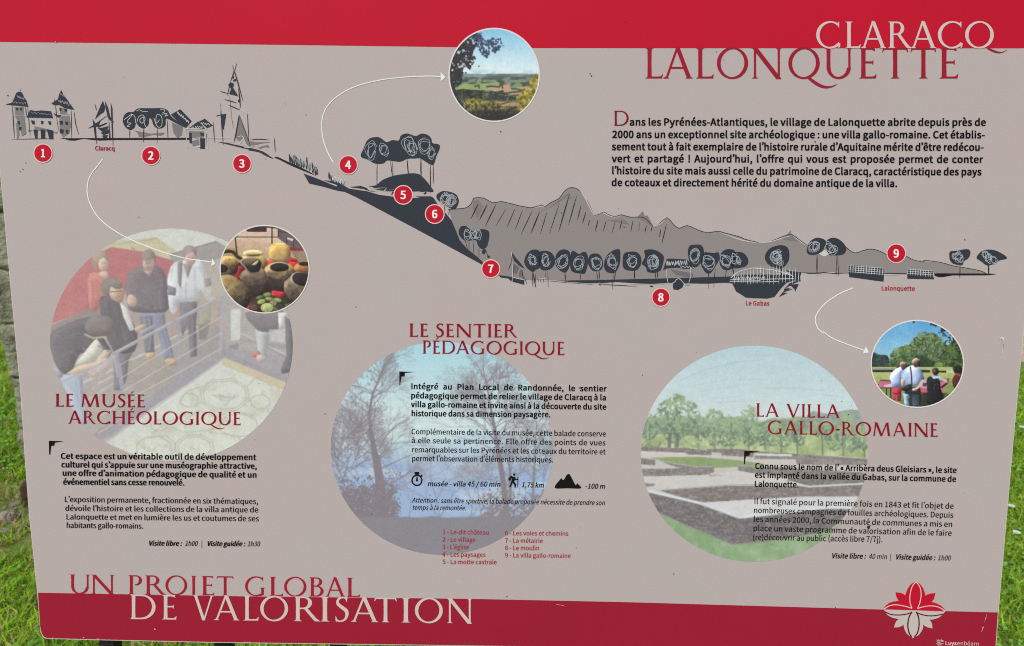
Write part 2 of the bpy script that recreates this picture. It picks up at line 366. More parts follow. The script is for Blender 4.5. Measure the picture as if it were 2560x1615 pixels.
# ------------------------------------------------------------------ lettering
GLYPH_SRC = r''' 78;
!113;46 77 68 77 72 226 72 262 40 262 41 226;56 -5 73 2 79 20 73 37 56 44 40 37 33 20 40 2
(119;84 -69 103 -60 70 21 59 109 70 197 103 277 84 286 56 232 38 174 32 109 38 44 56 -15
)119;35 -69 62 -15 80 44 86 109 80 174 62 232 35 286 15 277 49 197 60 109 49 21 15 -60
,98;26 -67 54 -49 71 -24 77 7 70 34 50 44 33 38 26 22 33 5 50 -1 54 0 44 -28 19 -48
-122;16 86 106 86 106 110 16 110
.98;49 -5 65 2 72 20 65 37 49 44 32 37 26 20 32 2
/138;4 -63 27 -63 132 278 109 278
0195;97 -5 130 4 156 29 172 70 177 129 172 187 156 229 130 253 97 261 64 253 39 229 23 187 18 129 23 70 39 29 64 4;97 21 72 33 55 68 48 129 55 190 72 225 97 236 123 225 140 190 146 129 140 68 123 33
1195;31 0 172 0 172 27 120 27 120 257 96 257 72 246 42 238 42 218 88 218 88 27 31 27
2195;15 0 177 0 177 28 106 28 64 25 117 81 152 134 165 186 155 226 129 252 90 261 47 251 14 224 33 206 57 227 86 235 112 229 128 211 133 185 120 138 82 83 15 19
3195;92 -5 134 4 163 29 175 69 167 100 148 121 120 134 120 136 153 158 166 197 156 232 130 254 91 261 52 253 20 231 37 210 61 228 90 235 122 224 133 195 127 170 104 152 62 146 62 121 109 115 135 97 142 70 135 44 117 28 90 22 53 31 27 51 10 31 42 6
4195;119 0 149 0 149 71 183 71 183 96 149 96 149 257 114 257 7 92 7 71 119 71;119 96 40 96 99 184 119 222 121 222 119 175
5195;92 -5 123 1 150 18 169 46 176 83 170 120 153 146 128 160 98 165 78 163 60 155 67 229 163 229 163 257 39 257 30 137 47 126 68 137 90 141 118 134 137 114 143 83 136 50 116 29 89 22 51 31 26 50 9 29 42 6
6195;105 -5 142 6 169 35 179 79 170 124 146 150 108 159 77 151 50 129 56 179 70 212 91 229 116 235 138 230 157 215 175 235 149 254 114 261 79 254 48 230 27 187 20 123 26 67 44 27 71 3;50 103 77 128 103 136 128 129 144 109 149 79 143 48 128 28 105 21 78 30 59 58
7195;69 0 103 0 111 89 133 164 178 237 178 257 17 257 17 229 142 229 102 160 79 87
8195;98 -5 140 4 168 28 178 62 172 92 156 114 135 129 135 131 158 156 169 193 161 228 136 252 99 261 63 252 38 230 28 195 39 161 63 136 63 135 40 118 23 95 16 64 27 28 56 4;116 139 87 152 66 170 57 195 69 225 98 237 122 231 137 214 142 191 135 164;98 19 71 25 52 42 44 67 54 100 80 125 114 110 138 91 148 63 142 40 124 25
9195;82 -5 117 3 147 28 168 73 175 139 169 193 151 231 123 254 89 261 52 251 26 222 15 178 24 133 49 106 86 97 118 106 145 129 139 78 125 45 105 28 81 22 57 27 38 42 20 22 46 3;145 155 118 129 91 121 66 128 51 148 46 178 51 209 67 229 89 236 117 227 136 200
:98;49 137 65 143 72 161 65 179 49 186 32 179 26 161 32 143;49 -5 65 2 72 20 65 37 49 44 32 37 26 20 32 2
A213;1 0 34 0 59 78 153 78 177 0 211 0 124 257 88 257;67 104 79 144 105 230 106 230 132 144 145 104
B230;35 0 117 0 156 5 187 19 207 42 214 75 208 105 189 126 162 137 162 138 190 159 200 194 193 223 175 242 147 253 111 257 35 257;68 148 68 231 107 231 141 227 161 214 168 190 161 167 141 153 106 148;68 26 68 123 112 123 151 118 174 102 182 76 174 48 150 31 112 26
C224;132 -5 176 5 211 32 193 53 166 32 133 24 100 31 75 52 59 85 54 129 59 172 76 205 101 226 134 233 164 226 187 209 204 230 175 252 134 261 89 252 53 226 29 184 20 128 29 72 52 31 88 4
D241;35 0 101 0 152 9 190 34 212 75 220 129 212 184 189 224 152 248 99 257 35 257;68 27 68 230 97 230 136 224 165 204 181 172 187 129 181 86 165 54 136 34 97 27
E207;35 0 187 0 187 28 68 28 68 121 165 121 165 149 68 149 68 229 183 229 183 257 35 257
F194;35 0 68 0 68 115 166 115 166 143 68 143 68 229 183 229 183 257 35 257
G242;136 -5 182 4 215 25 215 133 131 133 131 106 186 106 186 39 165 28 139 24 103 31 76 52 59 85 54 129 60 172 77 205 104 226 139 233 171 226 194 209 212 230 183 251 138 261 91 252 54 226 29 184 20 128 29 72 53 31 90 4
H255;35 0 68 0 68 121 187 121 187 0 220 0 220 257 187 257 187 149 68 149 68 257 35 257
I103;35 0 68 0 68 257 35 257
J188;83 -5 115 2 137 19 150 44 154 75 154 257 121 257 121 78 117 47 103 29 80 24 55 31 35 53 12 36 41 6
L190;35 0 180 0 180 28 68 28 68 257 35 257
M285;35 0 64 0 64 142 60 218 62 218 82 159 131 26 153 26 201 159 222 218 223 218 219 142 219 0 249 0 249 257 210 257 161 119 143 66 142 66 123 119 74 257 35 257
N254;35 0 66 0 66 135 62 215 63 215 91 162 185 0 218 0 218 257 187 257 187 123 192 42 190 42 162 95 68 257 35 257
O260;130 -5 174 5 209 31 231 74 239 129 231 185 209 226 174 252 130 261 86 252 51 226 28 185 20 129 28 74 51 31 86 5;130 24 98 31 74 52 59 86 54 129 59 172 74 205 98 226 130 233 161 226 185 205 201 172 206 129 201 86 185 52 161 31
P222;35 0 68 0 68 102 110 102 148 107 178 121 198 146 204 181 198 217 178 240 148 253 109 257 35 257;68 129 68 230 104 230 142 226 165 211 172 181 165 151 143 134 106 129
R223;68 135 68 230 111 230 145 226 166 212 173 185 166 157 145 140 111 135;176 0 213 0 147 112 178 126 198 150 205 185 199 219 180 241 152 253 116 257 35 257 35 0 68 0 68 109 114 109
V202;82 0 120 0 201 257 168 257 127 118 102 33 101 33 76 118 34 257 0 257
a197;76 -5 109 3 139 23 140 23 143 0 169 0 169 117 162 158 141 185 103 195 61 187 29 170 41 148 67 162 98 168 122 161 134 144 137 120 71 107 33 84 21 49 28 20 47 2;85 21 61 28 51 51 59 73 87 89 137 99 137 46 111 28
b217;116 -5 147 2 173 22 192 55 199 98 194 138 179 169 155 188 123 195 92 187 63 168 64 202 64 279 32 279 32 0 58 0 61 20 62 20 89 2;111 22 89 27 64 42 64 142 90 161 115 168 144 159 160 135 165 98 158 57 139 31
c179;107 -5 140 2 169 19 155 41 134 28 110 22 79 31 59 57 51 95 59 133 80 159 111 168 131 164 149 152 165 173 142 188 110 195 75 188 46 169 26 137 18 95 25 53 44 22 72 2
d217;97 -5 129 3 155 22 156 22 159 0 185 0 185 279 153 279 153 206 154 173 130 189 101 195 70 188 43 168 25 137 19 95 24 53 40 21 65 2;104 22 76 31 58 56 51 95 59 133 79 159 106 168 130 163 153 148 153 48 129 29
e194;109 -5 144 1 172 15 160 36 138 25 113 21 81 29 59 52 50 88 178 88 179 106 174 143 160 171 136 189 103 195 72 188 44 168 25 137 18 95 25 53 45 22 74 2;49 110 59 142 79 163 104 169 129 163 146 143 151 110
f114;12 164 37 164 37 0 69 0 69 164 110 164 110 190 69 190 69 220 76 248 96 258 118 252 125 277 110 282 93 283 62 276 43 254 37 221 37 190 12 188
g198;96 -88 147 -78 181 -54 193 -22 185 4 163 19 126 23 89 23 63 29 56 44 59 57 68 67 82 62 96 60 131 68 156 91 166 126 161 149 150 166 189 166 189 190 123 190 96 195 61 187 35 163 25 127 33 97 50 76 50 75 35 60 29 39 34 20 46 8 46 6 25 -13 18 -37 28 -64 55 -82;96 82 68 94 56 127 61 151 76 166 96 172 117 166 131 151 137 127 125 94;101 -65 60 -56 46 -32 50 -16 65 0 90 -3 123 -3 151 -8 161 -27 154 -46 133 -60
h213;32 0 64 0 64 138 90 160 116 167 137 162 149 145 152 116 152 0 184 0 184 120 178 161 159 186 126 195 91 186 63 163 64 202 64 279 32 279
i97;32 0 64 0 64 190 32 190;48 229 64 235 70 251 64 266 48 271 33 266 27 251 33 235
j97;12 -85 43 -77 59 -55 64 -22 64 190 33 190 33 -22 28 -49 9 -59 -9 -56 -15 -80;48 229 64 235 70 251 64 266 48 271 33 266 27 251 33 235
k194;32 0 64 0 64 50 99 92 155 0 190 0 118 113 181 190 146 190 65 90 64 90 64 279 32 279
l100;66 -5 84 -2 80 23 73 22 67 25 64 36 64 279 32 279 32 38 40 7
m325;32 0 64 0 64 138 89 160 112 167 132 162 144 145 147 116 147 0 179 0 179 138 204 160 227 167 247 162 259 145 263 116 263 0 294 0 294 120 288 161 269 186 237 195 204 185 174 159 156 185 121 195 90 186 62 162 62 162 58 190 32 190
n214;32 0 64 0 64 138 90 160 116 167 137 162 149 145 152 116 152 0 184 0 184 120 178 161 159 186 126 195 91 186 62 162 62 162 58 190 32 190
o213;106 -5 139 2 167 22 187 53 194 95 187 137 167 169 139 188 106 195 73 188 45 169 25 137 18 95 25 53 45 22 73 2;106 22 77 31 58 57 51 95 58 133 77 159 106 168 135 159 154 133 161 95 154 57 135 31
p217;32 -80 64 -80 64 -16 63 18 90 1 116 -5 147 2 173 22 192 55 199 98 194 138 179 169 155 188 123 195 91 187 62 168 62 168 58 190 32 190;111 22 89 27 64 42 64 142 91 161 115 168 144 159 160 135 165 98 158 57 139 31
q217;153 -80 185 -80 185 190 159 190 156 172 155 172 130 189 101 195 70 188 43 168 25 137 19 95 24 53 40 21 65 2 97 -5 128 3 154 22 153 -13;104 22 76 31 58 56 51 95 59 133 79 159 106 168 130 163 153 148 153 48 129 29
r136;32 0 64 0 64 122 87 156 112 166 131 163 137 191 116 195 86 184 62 155 62 155 58 190 32 190
s164;82 -5 120 3 143 24 151 52 142 81 120 98 93 110 65 122 52 143 61 162 88 170 111 165 131 153 146 173 120 189 87 195 52 188 29 168 22 141 30 115 51 97 77 86 107 72 120 50 111 29 83 20 53 27 27 43 11 22 43 3
t132;92 -5 110 -2 127 2 121 27 99 21 76 31 70 58 70 164 121 164 121 190 70 190 70 244 43 244 40 190 9 188 9 164 38 164 38 59 43 25 60 3
u213;88 -5 122 5 151 30 152 30 154 0 181 0 181 190 149 190 149 55 124 31 97 23 77 28 65 45 62 74 62 190 29 190 29 70 36 29 55 4
v183;73 0 111 0 178 190 146 190 110 82 93 26 91 26 74 82 38 190 5 190
w281;62 0 99 0 126 102 139 157 141 157 154 103 181 0 220 0 272 190 241 190 213 80 202 27 200 27 187 80 157 190 126 190 96 80 83 27 82 27 70 80 42 190 9 190
x175;5 0 39 0 64 44 84 78 85 78 106 44 134 0 169 0 106 96 164 190 131 190 107 148 91 117 89 117 70 148 45 190 10 190 68 99
y183;35 -82 68 -73 91 -50 106 -16 178 190 147 190 112 85 97 31 95 31 76 85 38 190 5 190 81 0 77 -15 60 -44 34 -56 19 -53 13 -78
z167;12 0 156 0 156 26 53 26 153 173 153 190 23 190 23 164 112 164 12 17
|95;36 -98 58 -98 58 293 36 293
«168;71 26 85 37 39 98 85 160 71 172 18 111 18 86;133 26 146 37 100 98 146 160 133 172 79 111 79 86
»168;35 26 88 86 88 111 35 172 21 160 67 98 21 37;97 26 150 86 150 111 97 172 83 160 129 98 83 37
à197;76 -5 109 3 139 23 140 23 143 0 169 0 169 117 162 158 141 185 103 195 61 187 29 170 41 148 67 162 98 168 122 161 134 144 137 120 71 107 33 84 21 49 28 20 47 2;85 21 61 28 51 51 59 73 87 89 137 99 137 46 111 28;110 224 127 240 71 305 49 284
â197;76 -5 109 3 139 23 140 23 143 0 169 0 169 117 162 158 141 185 103 195 61 187 29 170 41 148 67 162 98 168 122 161 134 144 137 120 71 107 33 84 21 49 28 20 47 2;85 21 61 28 51 51 59 73 87 89 137 99 137 46 111 28;44 235 58 222 104 266 105 266 152 222 165 235 120 290 89 290
ç179;70 -89 105 -83 127 -72 134 -53 127 -34 106 -25 115 -4 144 3 169 19 155 41 134 28 110 22 79 31 59 57 51 95 59 133 80 159 111 168 131 164 149 152 165 173 142 188 110 195 75 188 46 169 26 137 18 95 28 45 55 12 95 -4 80 -34 103 -41 110 -53 101 -66 67 -72
è194;109 -5 144 1 172 15 160 36 138 25 113 21 81 29 59 52 50 88 178 88 179 106 174 143 160 171 136 189 103 195 72 188 44 168 25 137 18 95 25 53 45 22 74 2;49 110 59 142 79 163 104 169 129 163 146 143 151 110;109 224 125 240 70 305 47 284
é194;109 -5 144 1 172 15 160 36 138 25 113 21 81 29 59 52 50 88 178 88 179 106 174 143 160 171 136 189 103 195 72 188 44 168 25 137 18 95 25 53 45 22 74 2;49 110 59 142 79 163 104 169 129 163 146 143 151 110;98 224 159 284 137 305 81 240
ê194;109 -5 144 1 172 15 160 36 138 25 113 21 81 29 59 52 50 88 178 88 179 106 174 143 160 171 136 189 103 195 72 188 44 168 25 137 18 95 25 53 45 22 74 2;49 110 59 142 79 163 104 169 129 163 146 143 151 110;43 235 56 222 102 266 104 266 150 222 164 235 119 290 87 290
ï97;32 0 64 0 64 190 32 190;11 230 25 236 30 249 25 263 11 269 -3 263 -9 249 -3 236;86 230 100 236 105 249 100 263 86 269 72 263 67 249 72 236
ù213;88 -5 122 5 151 30 152 30 154 0 181 0 181 190 149 190 149 55 124 31 97 23 77 28 65 45 62 74 62 190 29 190 29 70 36 29 55 4;112 224 128 240 72 305 50 284
û213;88 -5 122 5 151 30 152 30 154 0 181 0 181 190 149 190 149 55 124 31 97 23 77 28 65 45 62 74 62 190 29 190 29 70 36 29 55 4;46 235 59 222 105 266 107 266 153 222 167 235 122 290 90 290
’351;17 210 24 196 54 221 68 262 60 286 40 295 22 288 16 272 22 256 39 250 48 253 39 229'''
GL = {}
for ln in GLYPH_SRC.strip('\n').split('\n'):
    f = ln[1:].split(';')
    GL[ln[0]] = (int(f[0]), [[(int(v[i]), int(v[i + 1])) for i in range(0, len(v), 2)] for v in (q.split() for q in f[1:] if q)])
GL['’'] = (66, [[(x + 4, y) for x, y in q] for q in GL['’'][1]])
CAPH = 257.0
DG = bpy.context.evaluated_depsgraph_get
def glyph_mesh(placed, bold):
    """placed: list of (char, x) in glyph units -> filled vertices and faces, with strokes fattened by 'bold'"""
    cu = bpy.data.curves.new('lettering', 'CURVE'); cu.dimensions = '2D'; cu.fill_mode = 'FRONT'
    for ch, x in placed:
        for P in GL[ch][1]:
            s = cu.splines.new('POLY'); s.points.add(len(P) - 1); s.use_cyclic_u = True
            for k, (a, b) in enumerate(P): s.points[k].co = (a + x, b, 0, 1)
    o = bpy.data.objects.new('lettering', cu); COL.objects.link(o)
    bpy.context.view_layer.update()
    me = bpy.data.meshes.new_from_object(o.evaluated_get(DG()))
    V = np.zeros(len(me.vertices) * 3); me.vertices.foreach_get('co', V); V = V.reshape(-1, 3)[:, :2]
    F = [tuple(p.vertices) for p in me.polygons]
    bpy.data.objects.remove(o); bpy.data.curves.remove(cu); bpy.data.meshes.remove(me)
    return V, F
def put_line(flat, text, x0, y0, x1, y1, cap, bold=0, italic=0, fit=False, track=0):
    """sets one line from (x0,y0) to (x1,y1) on its baseline; spaces stretch (justified) unless fit"""
    s = cap / CAPH
    length = math.hypot(x1 - x0, y1 - y0) / s
    adv = lambda c: GL[c][0] + bold * 1.0 + track
    sp = GL[' '][0]
    nat = sum(adv(c) for c in text if c != ' '); ns = text.count(' ')
    hs = 1.0
    if fit or ns == 0: hs = length / (nat + ns * sp); spw = sp * hs
    else:
        spw = (length - nat) / ns
        if spw < 0.95 * sp: hs = length / (nat + 0.95 * sp * ns); spw = 0.95 * sp * hs
        if spw > 2.6 * sp: hs = (length - 2.6 * sp * ns) / nat; spw = 2.6 * sp
    hs_c = hs
    x = 0; placed = []
    for c in text:
        if c == ' ': x += spw; continue
        placed.append((c, (x + bold * 0.3) / hs_c)); x += adv(c) * hs_c
    V, F = glyph_mesh(placed, bold)
    if len(V) == 0: return
    ux, uy = (x1 - x0) / math.hypot(x1 - x0, y1 - y0), (y1 - y0) / math.hypot(x1 - x0, y1 - y0)
    # heavier weights: the outline struck several times, a hair apart
    for ox, oy in ([(0, 0)] if bold <= 0 else [(-1, -.45), (1, -.45), (-1, .45), (1, .45), (0, 0)] if bold > 6 else [(-1, -.3), (1, .3)]):
        X = (V[:, 0] * hs_c + ox * bold) * s; Y = (V[:, 1] + oy * bold) * s
        X = X + Y * italic
        flat.tris(np.stack([x0 + X * ux + Y * uy, y0 + X * uy - Y * ux], 1), F)

# capitals with fine serifs, drawn stroke by stroke; cap height 1000
def caps(T=108, t=46):
    G = {}
    SL, SH = 62, 17                       # serif overhang and thickness
    def stem(x, y0=0, y1=1000, wdt=T, bot=True, top=True, bl=SL, br=SL, tl=SL, tr=SL):
        """upright, a little waisted, with bracketed serifs"""
        L, Rr = [], []
        h = wdt / 2
        if bot: L += [(x - h - bl, y0), (x - h - bl, y0 + SH * .6), (x - h - 10, y0 + SH * 2.0), (x - h, y0 + 90)]; Rr += [(x + h + br, y0), (x + h + br, y0 + SH * .6), (x + h + 10, y0 + SH * 2.0), (x + h, y0 + 90)]
        else: L += [(x - h, y0)]; Rr += [(x + h, y0)]
        L += [(x - h * .93, (y0 + y1) / 2)]; Rr += [(x + h * .93, (y0 + y1) / 2)]
        if top: L += [(x - h, y1 - 90), (x - h - 10, y1 - SH * 2.0), (x - h - tl, y1 - SH * .6), (x - h - tl, y1)]; Rr += [(x + h, y1 - 90), (x + h + 10, y1 - SH * 2.0), (x + h + tr, y1 - SH * .6), (x + h + tr, y1)]
        else: L += [(x - h, y1)]; Rr += [(x + h, y1)]
        return L + Rr[::-1]
    def diag(xa, ya, xb, yb, wdt):
        h = wdt / 2 * math.hypot(xb - xa, yb - ya) / abs(yb - ya)
        return [(xa - h, ya), (xa + h, ya), (xb + h, yb), (xb - h, yb)]
    def foot(x, wl, wr, y=0, up=1): return [(x - wl, y), (x + wr, y), (x + wr, y + up * SH * .6), (x + wr * .25, y + up * 60), (x - wl * .25, y + up * 60), (x - wl, y + up * SH * .6)]
    def bow(cx, cy, rx, ry, a0, a1, thick=T, thin=t, n=40, tilt=0.16):
        """a round stroke with slanted stress, between two angles (degrees, anticlockwise)"""
        o, i = [], []
        for k in range(n + 1):
            a = R(a0 + (a1 - a0) * k / n)
            wd = thin + (thick - thin) * abs(math.cos(a + tilt)) ** 1.4
            o.append((cx + rx * math.cos(a), cy + ry * math.sin(a)))
            i.append((cx + (rx - wd) * math.cos(a), cy + (ry - wd) * math.sin(a)))
        return ('strip', o, i)
    def bar(x0, x1, y, th=t): return [(x0, y - th / 2), (x1, y - th / 2), (x1, y + th / 2), (x0, y + th / 2)]
    def arm(x0, x1, y, up, th=t, tip=95):
        """horizontal arm ending in a pointed serif (up=1: tip rises, -1: tip drops)"""
        return [(x0, y), (x1, y), (x1 + 16, y + up * tip * 1.5), (x1 + 2, y + up * tip * 1.5), (x1 - 48, y + up * th * 1.25), (x1 - 110, y + up * th), (x0, y + up * th)]
    G['I'] = [stem(115)]
    G['L'] = [stem(115, br=0), arm(130, 500, 0, 1)]
    G['E'] = [stem(115, br=0, tr=0), arm(130, 470, 0, 1), arm(130, 430, 1000, -1, tip=70), bar(130, 385, 525), [(375, 450), (395, 450), (395, 600), (375, 600), (360, 548), (360, 503)]]
    G['T'] = [stem(390, top=False, y1=985), [(60, 1000), (720, 1000), (720, 1000 - t), (60, 1000 - t)], [(60, 1000), (45, 1000), (20, 850), (36, 850), (80, 940), (130, 1000 - t)], [(720, 1000), (738, 1000), (760, 850), (744, 850), (700, 940), (650, 1000 - t)]]
    G['A'] = [diag(105, 15, 425, 985, t * 1.15), diag(800, 15, 440, 1010, T), bar(225, 665, 345, t), foot(95, 95, 90), foot(808, 120, 110), [(385, 940), (415, 1030), (430, 1030), (480, 900)]]
    G['V'] = [diag(465, -15, 110, 985, T), diag(475, 0, 815, 985, t * 1.15), foot(100, 115, 115, 1000, -1), foot(815, 90, 90, 1000, -1)]
    G['N'] = [stem(140, wdt=t * 1.2, tr=0, top=False), diag(885, -20, 135, 1000, T * 1.05), stem(880, y0=-10, wdt=t * 1.2, bot=False), [(25, 1000), (150, 1000), (230, 880), (140, 900), (110, 975), (25, 985)]]
    G['M'] = [diag(105, 15, 215, 985, t * 1.2), diag(590, 0, 235, 1000, T), diag(590, 0, 950, 985, t * 1.2), diag(1090, 15, 975, 985, T), foot(105, 85, 85), foot(1092, 110, 110), foot(205, 90, 20, 1000, -1), foot(985, 30, 95, 1000, -1)]
    G['O'] = [bow(520, 500, 515, 520, 0, 360, n=80)]
    G['Q'] = [bow(520, 500, 515, 520, 0, 360, n=80)]
    G['C'] = [bow(525, 500, 520, 520, 52, 318, n=64), [(842, 1000), (858, 1000), (852, 770), (838, 770), (800, 870), (770, 905), (800, 945)], [(845, 0), (800, 40), (850, 70), (885, 170), (902, 170), (890, 60)]]
    G['G'] = [bow(525, 500, 520, 520, 52, 300, n=64), [(842, 1000), (858, 1000), (852, 770), (838, 770), (800, 870), (770, 905), (800, 945)], stem(830, y0=45, y1=430, bot=False, tl=70, tr=60), [(776, 20), (884, 55), (884, 140), (776, 140)], [(700, -20), (890, 60), (776, 110), (700, 35)]]
    G['D'] = [stem(115, br=0, tr=0), bow(400, 500, 480, 500, -90, 90, n=50), bar(110, 410, t / 2), bar(110, 410, 1000 - t / 2)]
    G['P'] = [stem(115, tr=0), bow(300, 735, 245, 265, -100, 90, n=40), bar(110, 310, 1000 - t / 2)]
    G['R'] = [stem(115, tr=0), bow(300, 745, 255, 255, -90, 90, n=40), bar(110, 310, 1000 - t / 2), bar(110, 310, 490 + t / 2), [(300, 510), (420, 520), (690, 120), (800, 20), (800, 0), (650, 0), (590, 70)]]
    G['B'] = [stem(115, br=0, tr=0), bow(290, 765, 225, 235, -90, 90, n=40), bow(290, 280, 285, 280, -90, 90, n=40), bar(110, 300, 1000 - t / 2), bar(110, 300, 545), bar(110, 300, t / 2)]
    G['U'] = [stem(130, y0=330, bot=False, tl=75), bow(455, 350, 379, 370, 180, 360, n=50, thin=t * 1.1, thick=T), stem(790, y0=330, wdt=t * 1.25, bot=False)]
    G['H'] = [stem(115), stem(745), bar(120, 740, 520)]
    G['J'] = [stem(150, y0=60, bot=False), [(96, 70), (204, 70), (170, -110), (60, -260), (10, -270), (10, -250), (70, -180), (96, -60)]]
    sx = [(470, 985), (430, 960), (300, 985), (170, 930), (120, 800), (160, 690), (290, 570), (420, 450), (450, 290), (390, 110), (250, 20), (120, 40), (60, 120)]
    sw = [t, t, t * 1.1, t * 1.3, T * .75, T * .95, T * 1.1, T * 1.1, T * .9, t * 1.4, t, t, t]
    sc = smooth_open(sx, 5); sws = np.interp(np.linspace(0, len(sx) - 1, len(sc)), range(len(sx)), sw)
    d = np.gradient(sc, axis=0); d /= np.linalg.norm(d, axis=1)[:, None]; nn = np.stack([-d[:, 1], d[:, 0]], 1) * sws[:, None] / 2
    G['S'] = [('strip', [tuple(v) for v in sc + nn], [tuple(v) for v in sc - nn]), [(440, 1010), (458, 1010), (452, 800), (438, 800), (400, 900), (380, 960)], [(75, 0), (60, 0), (45, 230), (60, 230), (105, 110), (150, 40)]]
    G['-'] = [bar(30, 300, 400, T * .75)]
    G['É'] = G['E'] + [[(190, 1070), (250, 1070), (400, 1230), (310, 1230)]]
    return G
QTAIL = [(560, 20), (700, 40), (900, -90), (1120, -215), (1330, -255), (1500, -225), (1600, -180), (1590, -205), (1450, -285), (1250, -325), (1050, -290), (820, -160), (640, -10)]
CAPS_BIG, CAPS_SMALL = caps(126, 60), caps(146, 74)
def gbox(G, ch):
    xs = [p[0] for q in G[ch] for p in (q[1] + q[2] if q and q[0] == 'strip' else q)]
    return min(xs), max(xs)
def put_cap(flat, G, ch, x0, x1, ybase, cap, slope=0.0, tail=None):
    """one capital, stretched to stand between x0 and x1"""
    a, b = gbox(G, ch); k = (x1 - x0) / (b - a); s = cap / 1000
    def tr(pts):
        return [(x0 + (p[0] - a) * k, ybase + (x0 + (p[0] - a) * k - x0) * slope - p[1] * s) for p in pts]
    for q in G[ch]:
        if q[0] == 'strip':
            o, i = tr(q[1]), tr(q[2]); n = len(o)
            flat.tris(o + i, [(j, j + 1, n + j + 1, n + j) for j in range(n - 1)])
        else: flat.poly(tr(q))
    if ch == 'Q': (tail or flat).poly(smooth(tr(QTAIL), 4))
def put_caps(flat, text, x0, y0, x1, y1, cap, G=CAPS_SMALL, gap=118, space=360):
    """a whole line of capitals between two baseline points"""
    tot = 0; items = []
    KERN = {'LA': -40, 'AL': -20, 'LO': -30, 'AR': -20, 'VI': -20, 'AV': -140, 'LL': 0, 'QU': -20, 'CH': 0, 'AG': -40, 'DA': -60}
    for i, c in enumerate(text):
        if c == ' ': tot += space; continue
        a, b = gbox(G, c); items.append((c, tot, tot + b - a)); tot += b - a + gap + KERN.get(text[i:i + 2], 0)
    tot -= gap
    k = (x1 - x0) / tot; sl = (y1 - y0) / (x1 - x0)
    for c, a, b in items: put_cap(flat, G, c, x0 + a * k, x0 + b * k, y0 + a * k * sl, cap, sl)

# place name across the red band
f = Flat(); f2 = Flat()
for ch, a, b in (('C', 2040, 2101), ('L', 2113, 2151), ('A', 2152, 2215), ('R', 2220, 2277), ('A', 2276, 2340), ('C', 2344, 2406.5), ('Q', 2412, 2483.5)):
    put_cap(f, CAPS_BIG, ch, a, b, 120.4, 66, tail=f2)
f.build('title_lettering', PAPER, 6, label='pale serif capitals CLARACQ on the red band')
Flat().poly(smooth_open([(2474, 121), (2486, 126), (2500, 130), (2512, 127), (2518, 122.5)], 4).tolist() + smooth_open([(2516, 126), (2504, 132), (2492, 132.5), (2478, 128), (2466, 121)], 4).tolist()).build('title_flourish', TITLE, 6)
f = Flat()
for ch, a, b in (('L', 1613.4, 1657), ('A', 1658, 1732), ('L', 1740, 1784), ('O', 1792, 1870), ('N', 1878, 1954.5), ('Q', 1970.5, 2049), ('U', 2060, 2131), ('E', 2147, 2191), ('T', 2205, 2270), ('T', 2276, 2340), ('E', 2348, 2395)):
    put_cap(f, CAPS_BIG, ch, a, b, 196, 76.5)
f.build('title_lettering', TITLE, 5, label='dark red serif capitals LALONQUETTE hanging from the red band')
f = Flat()
U0 = (('U', 174, 225), ('N', 228, 286), ('P', 321, 355), ('R', 363, 414), ('O', 414, 468), ('J', 477, 491), ('E', 504, 536), ('T', 542, 584), ('G', 613, 663), ('L', 674, 708), ('O', 710.5, 766), ('B', 773.5, 809), ('A', 813.7, 863), ('L', 867, 900))
for ch, a, b in U0: put_cap(f, CAPS_BIG, ch, a, b, np.interp(a, [174, 870], [1483.6, 1491.8]), 48, 0.0117)
f.build('slogan_lettering', (156, 30, 50), 5, label='red serif capitals UN PROJET GLOBAL')
f = Flat()
for ch, a, b in (('D', 325.6, 389.5), ('E', 405.5, 442), ('V', 482.6, 535), ('A', 535, 599), ('L', 609, 647), ('O', 651, 720.6), ('R', 735, 800), ('I', 801.5, 824), ('S', 838, 872), ('A', 877.6, 946), ('T', 936, 992), ('I', 1004, 1026), ('O', 1037.5, 1107), ('N', 1117, 1181)):
    put_cap(f, CAPS_BIG, ch, a, b, np.interp(a, [326, 1181], [1547, 1557.6]), 61.5, 0.0124)
f.build('slogan_lettering', PAPER, 6, label='pale serif capitals DE VALORISATION on the dark red band')
HEAD = (140, 20, 40)
f = Flat(); put_caps(f, 'LE MUSÉE', 139, 1016, 362.8, 1018, 32.2); put_caps(f, 'ARCHÉOLOGIQUE', 171, 1058.5, 602, 1062.4, 32.4); f.build('heading_lettering', HEAD, 7, label='dark red capitals LE MUSEE ARCHEOLOGIQUE')
f = Flat(); put_caps(f, 'LE SENTIER', 1023.2, 841.5, 1293, 843.2, 33); put_caps(f, 'PÉDAGOGIQUE', 1056.4, 883.6, 1411, 887.3, 33); f.build('heading_lettering', HEAD, 7, label='dark red capitals LE SENTIER PEDAGOGIQUE')
f = Flat(); put_caps(f, 'LA VILLA', 1890, 1040.8, 2099, 1044.5, 33); put_caps(f, 'GALLO-ROMAINE', 1919, 1084.4, 2343.6, 1091.5, 33.5); f.build('heading_lettering', HEAD, 7, label='dark red capitals LA VILLA GALLO-ROMAINE')
f = Flat(); put_cap(f, CAPS_BIG, 'D', 1534, 1571.5, 314, 37); f.build('initial_letter', (120, 24, 44), 7)

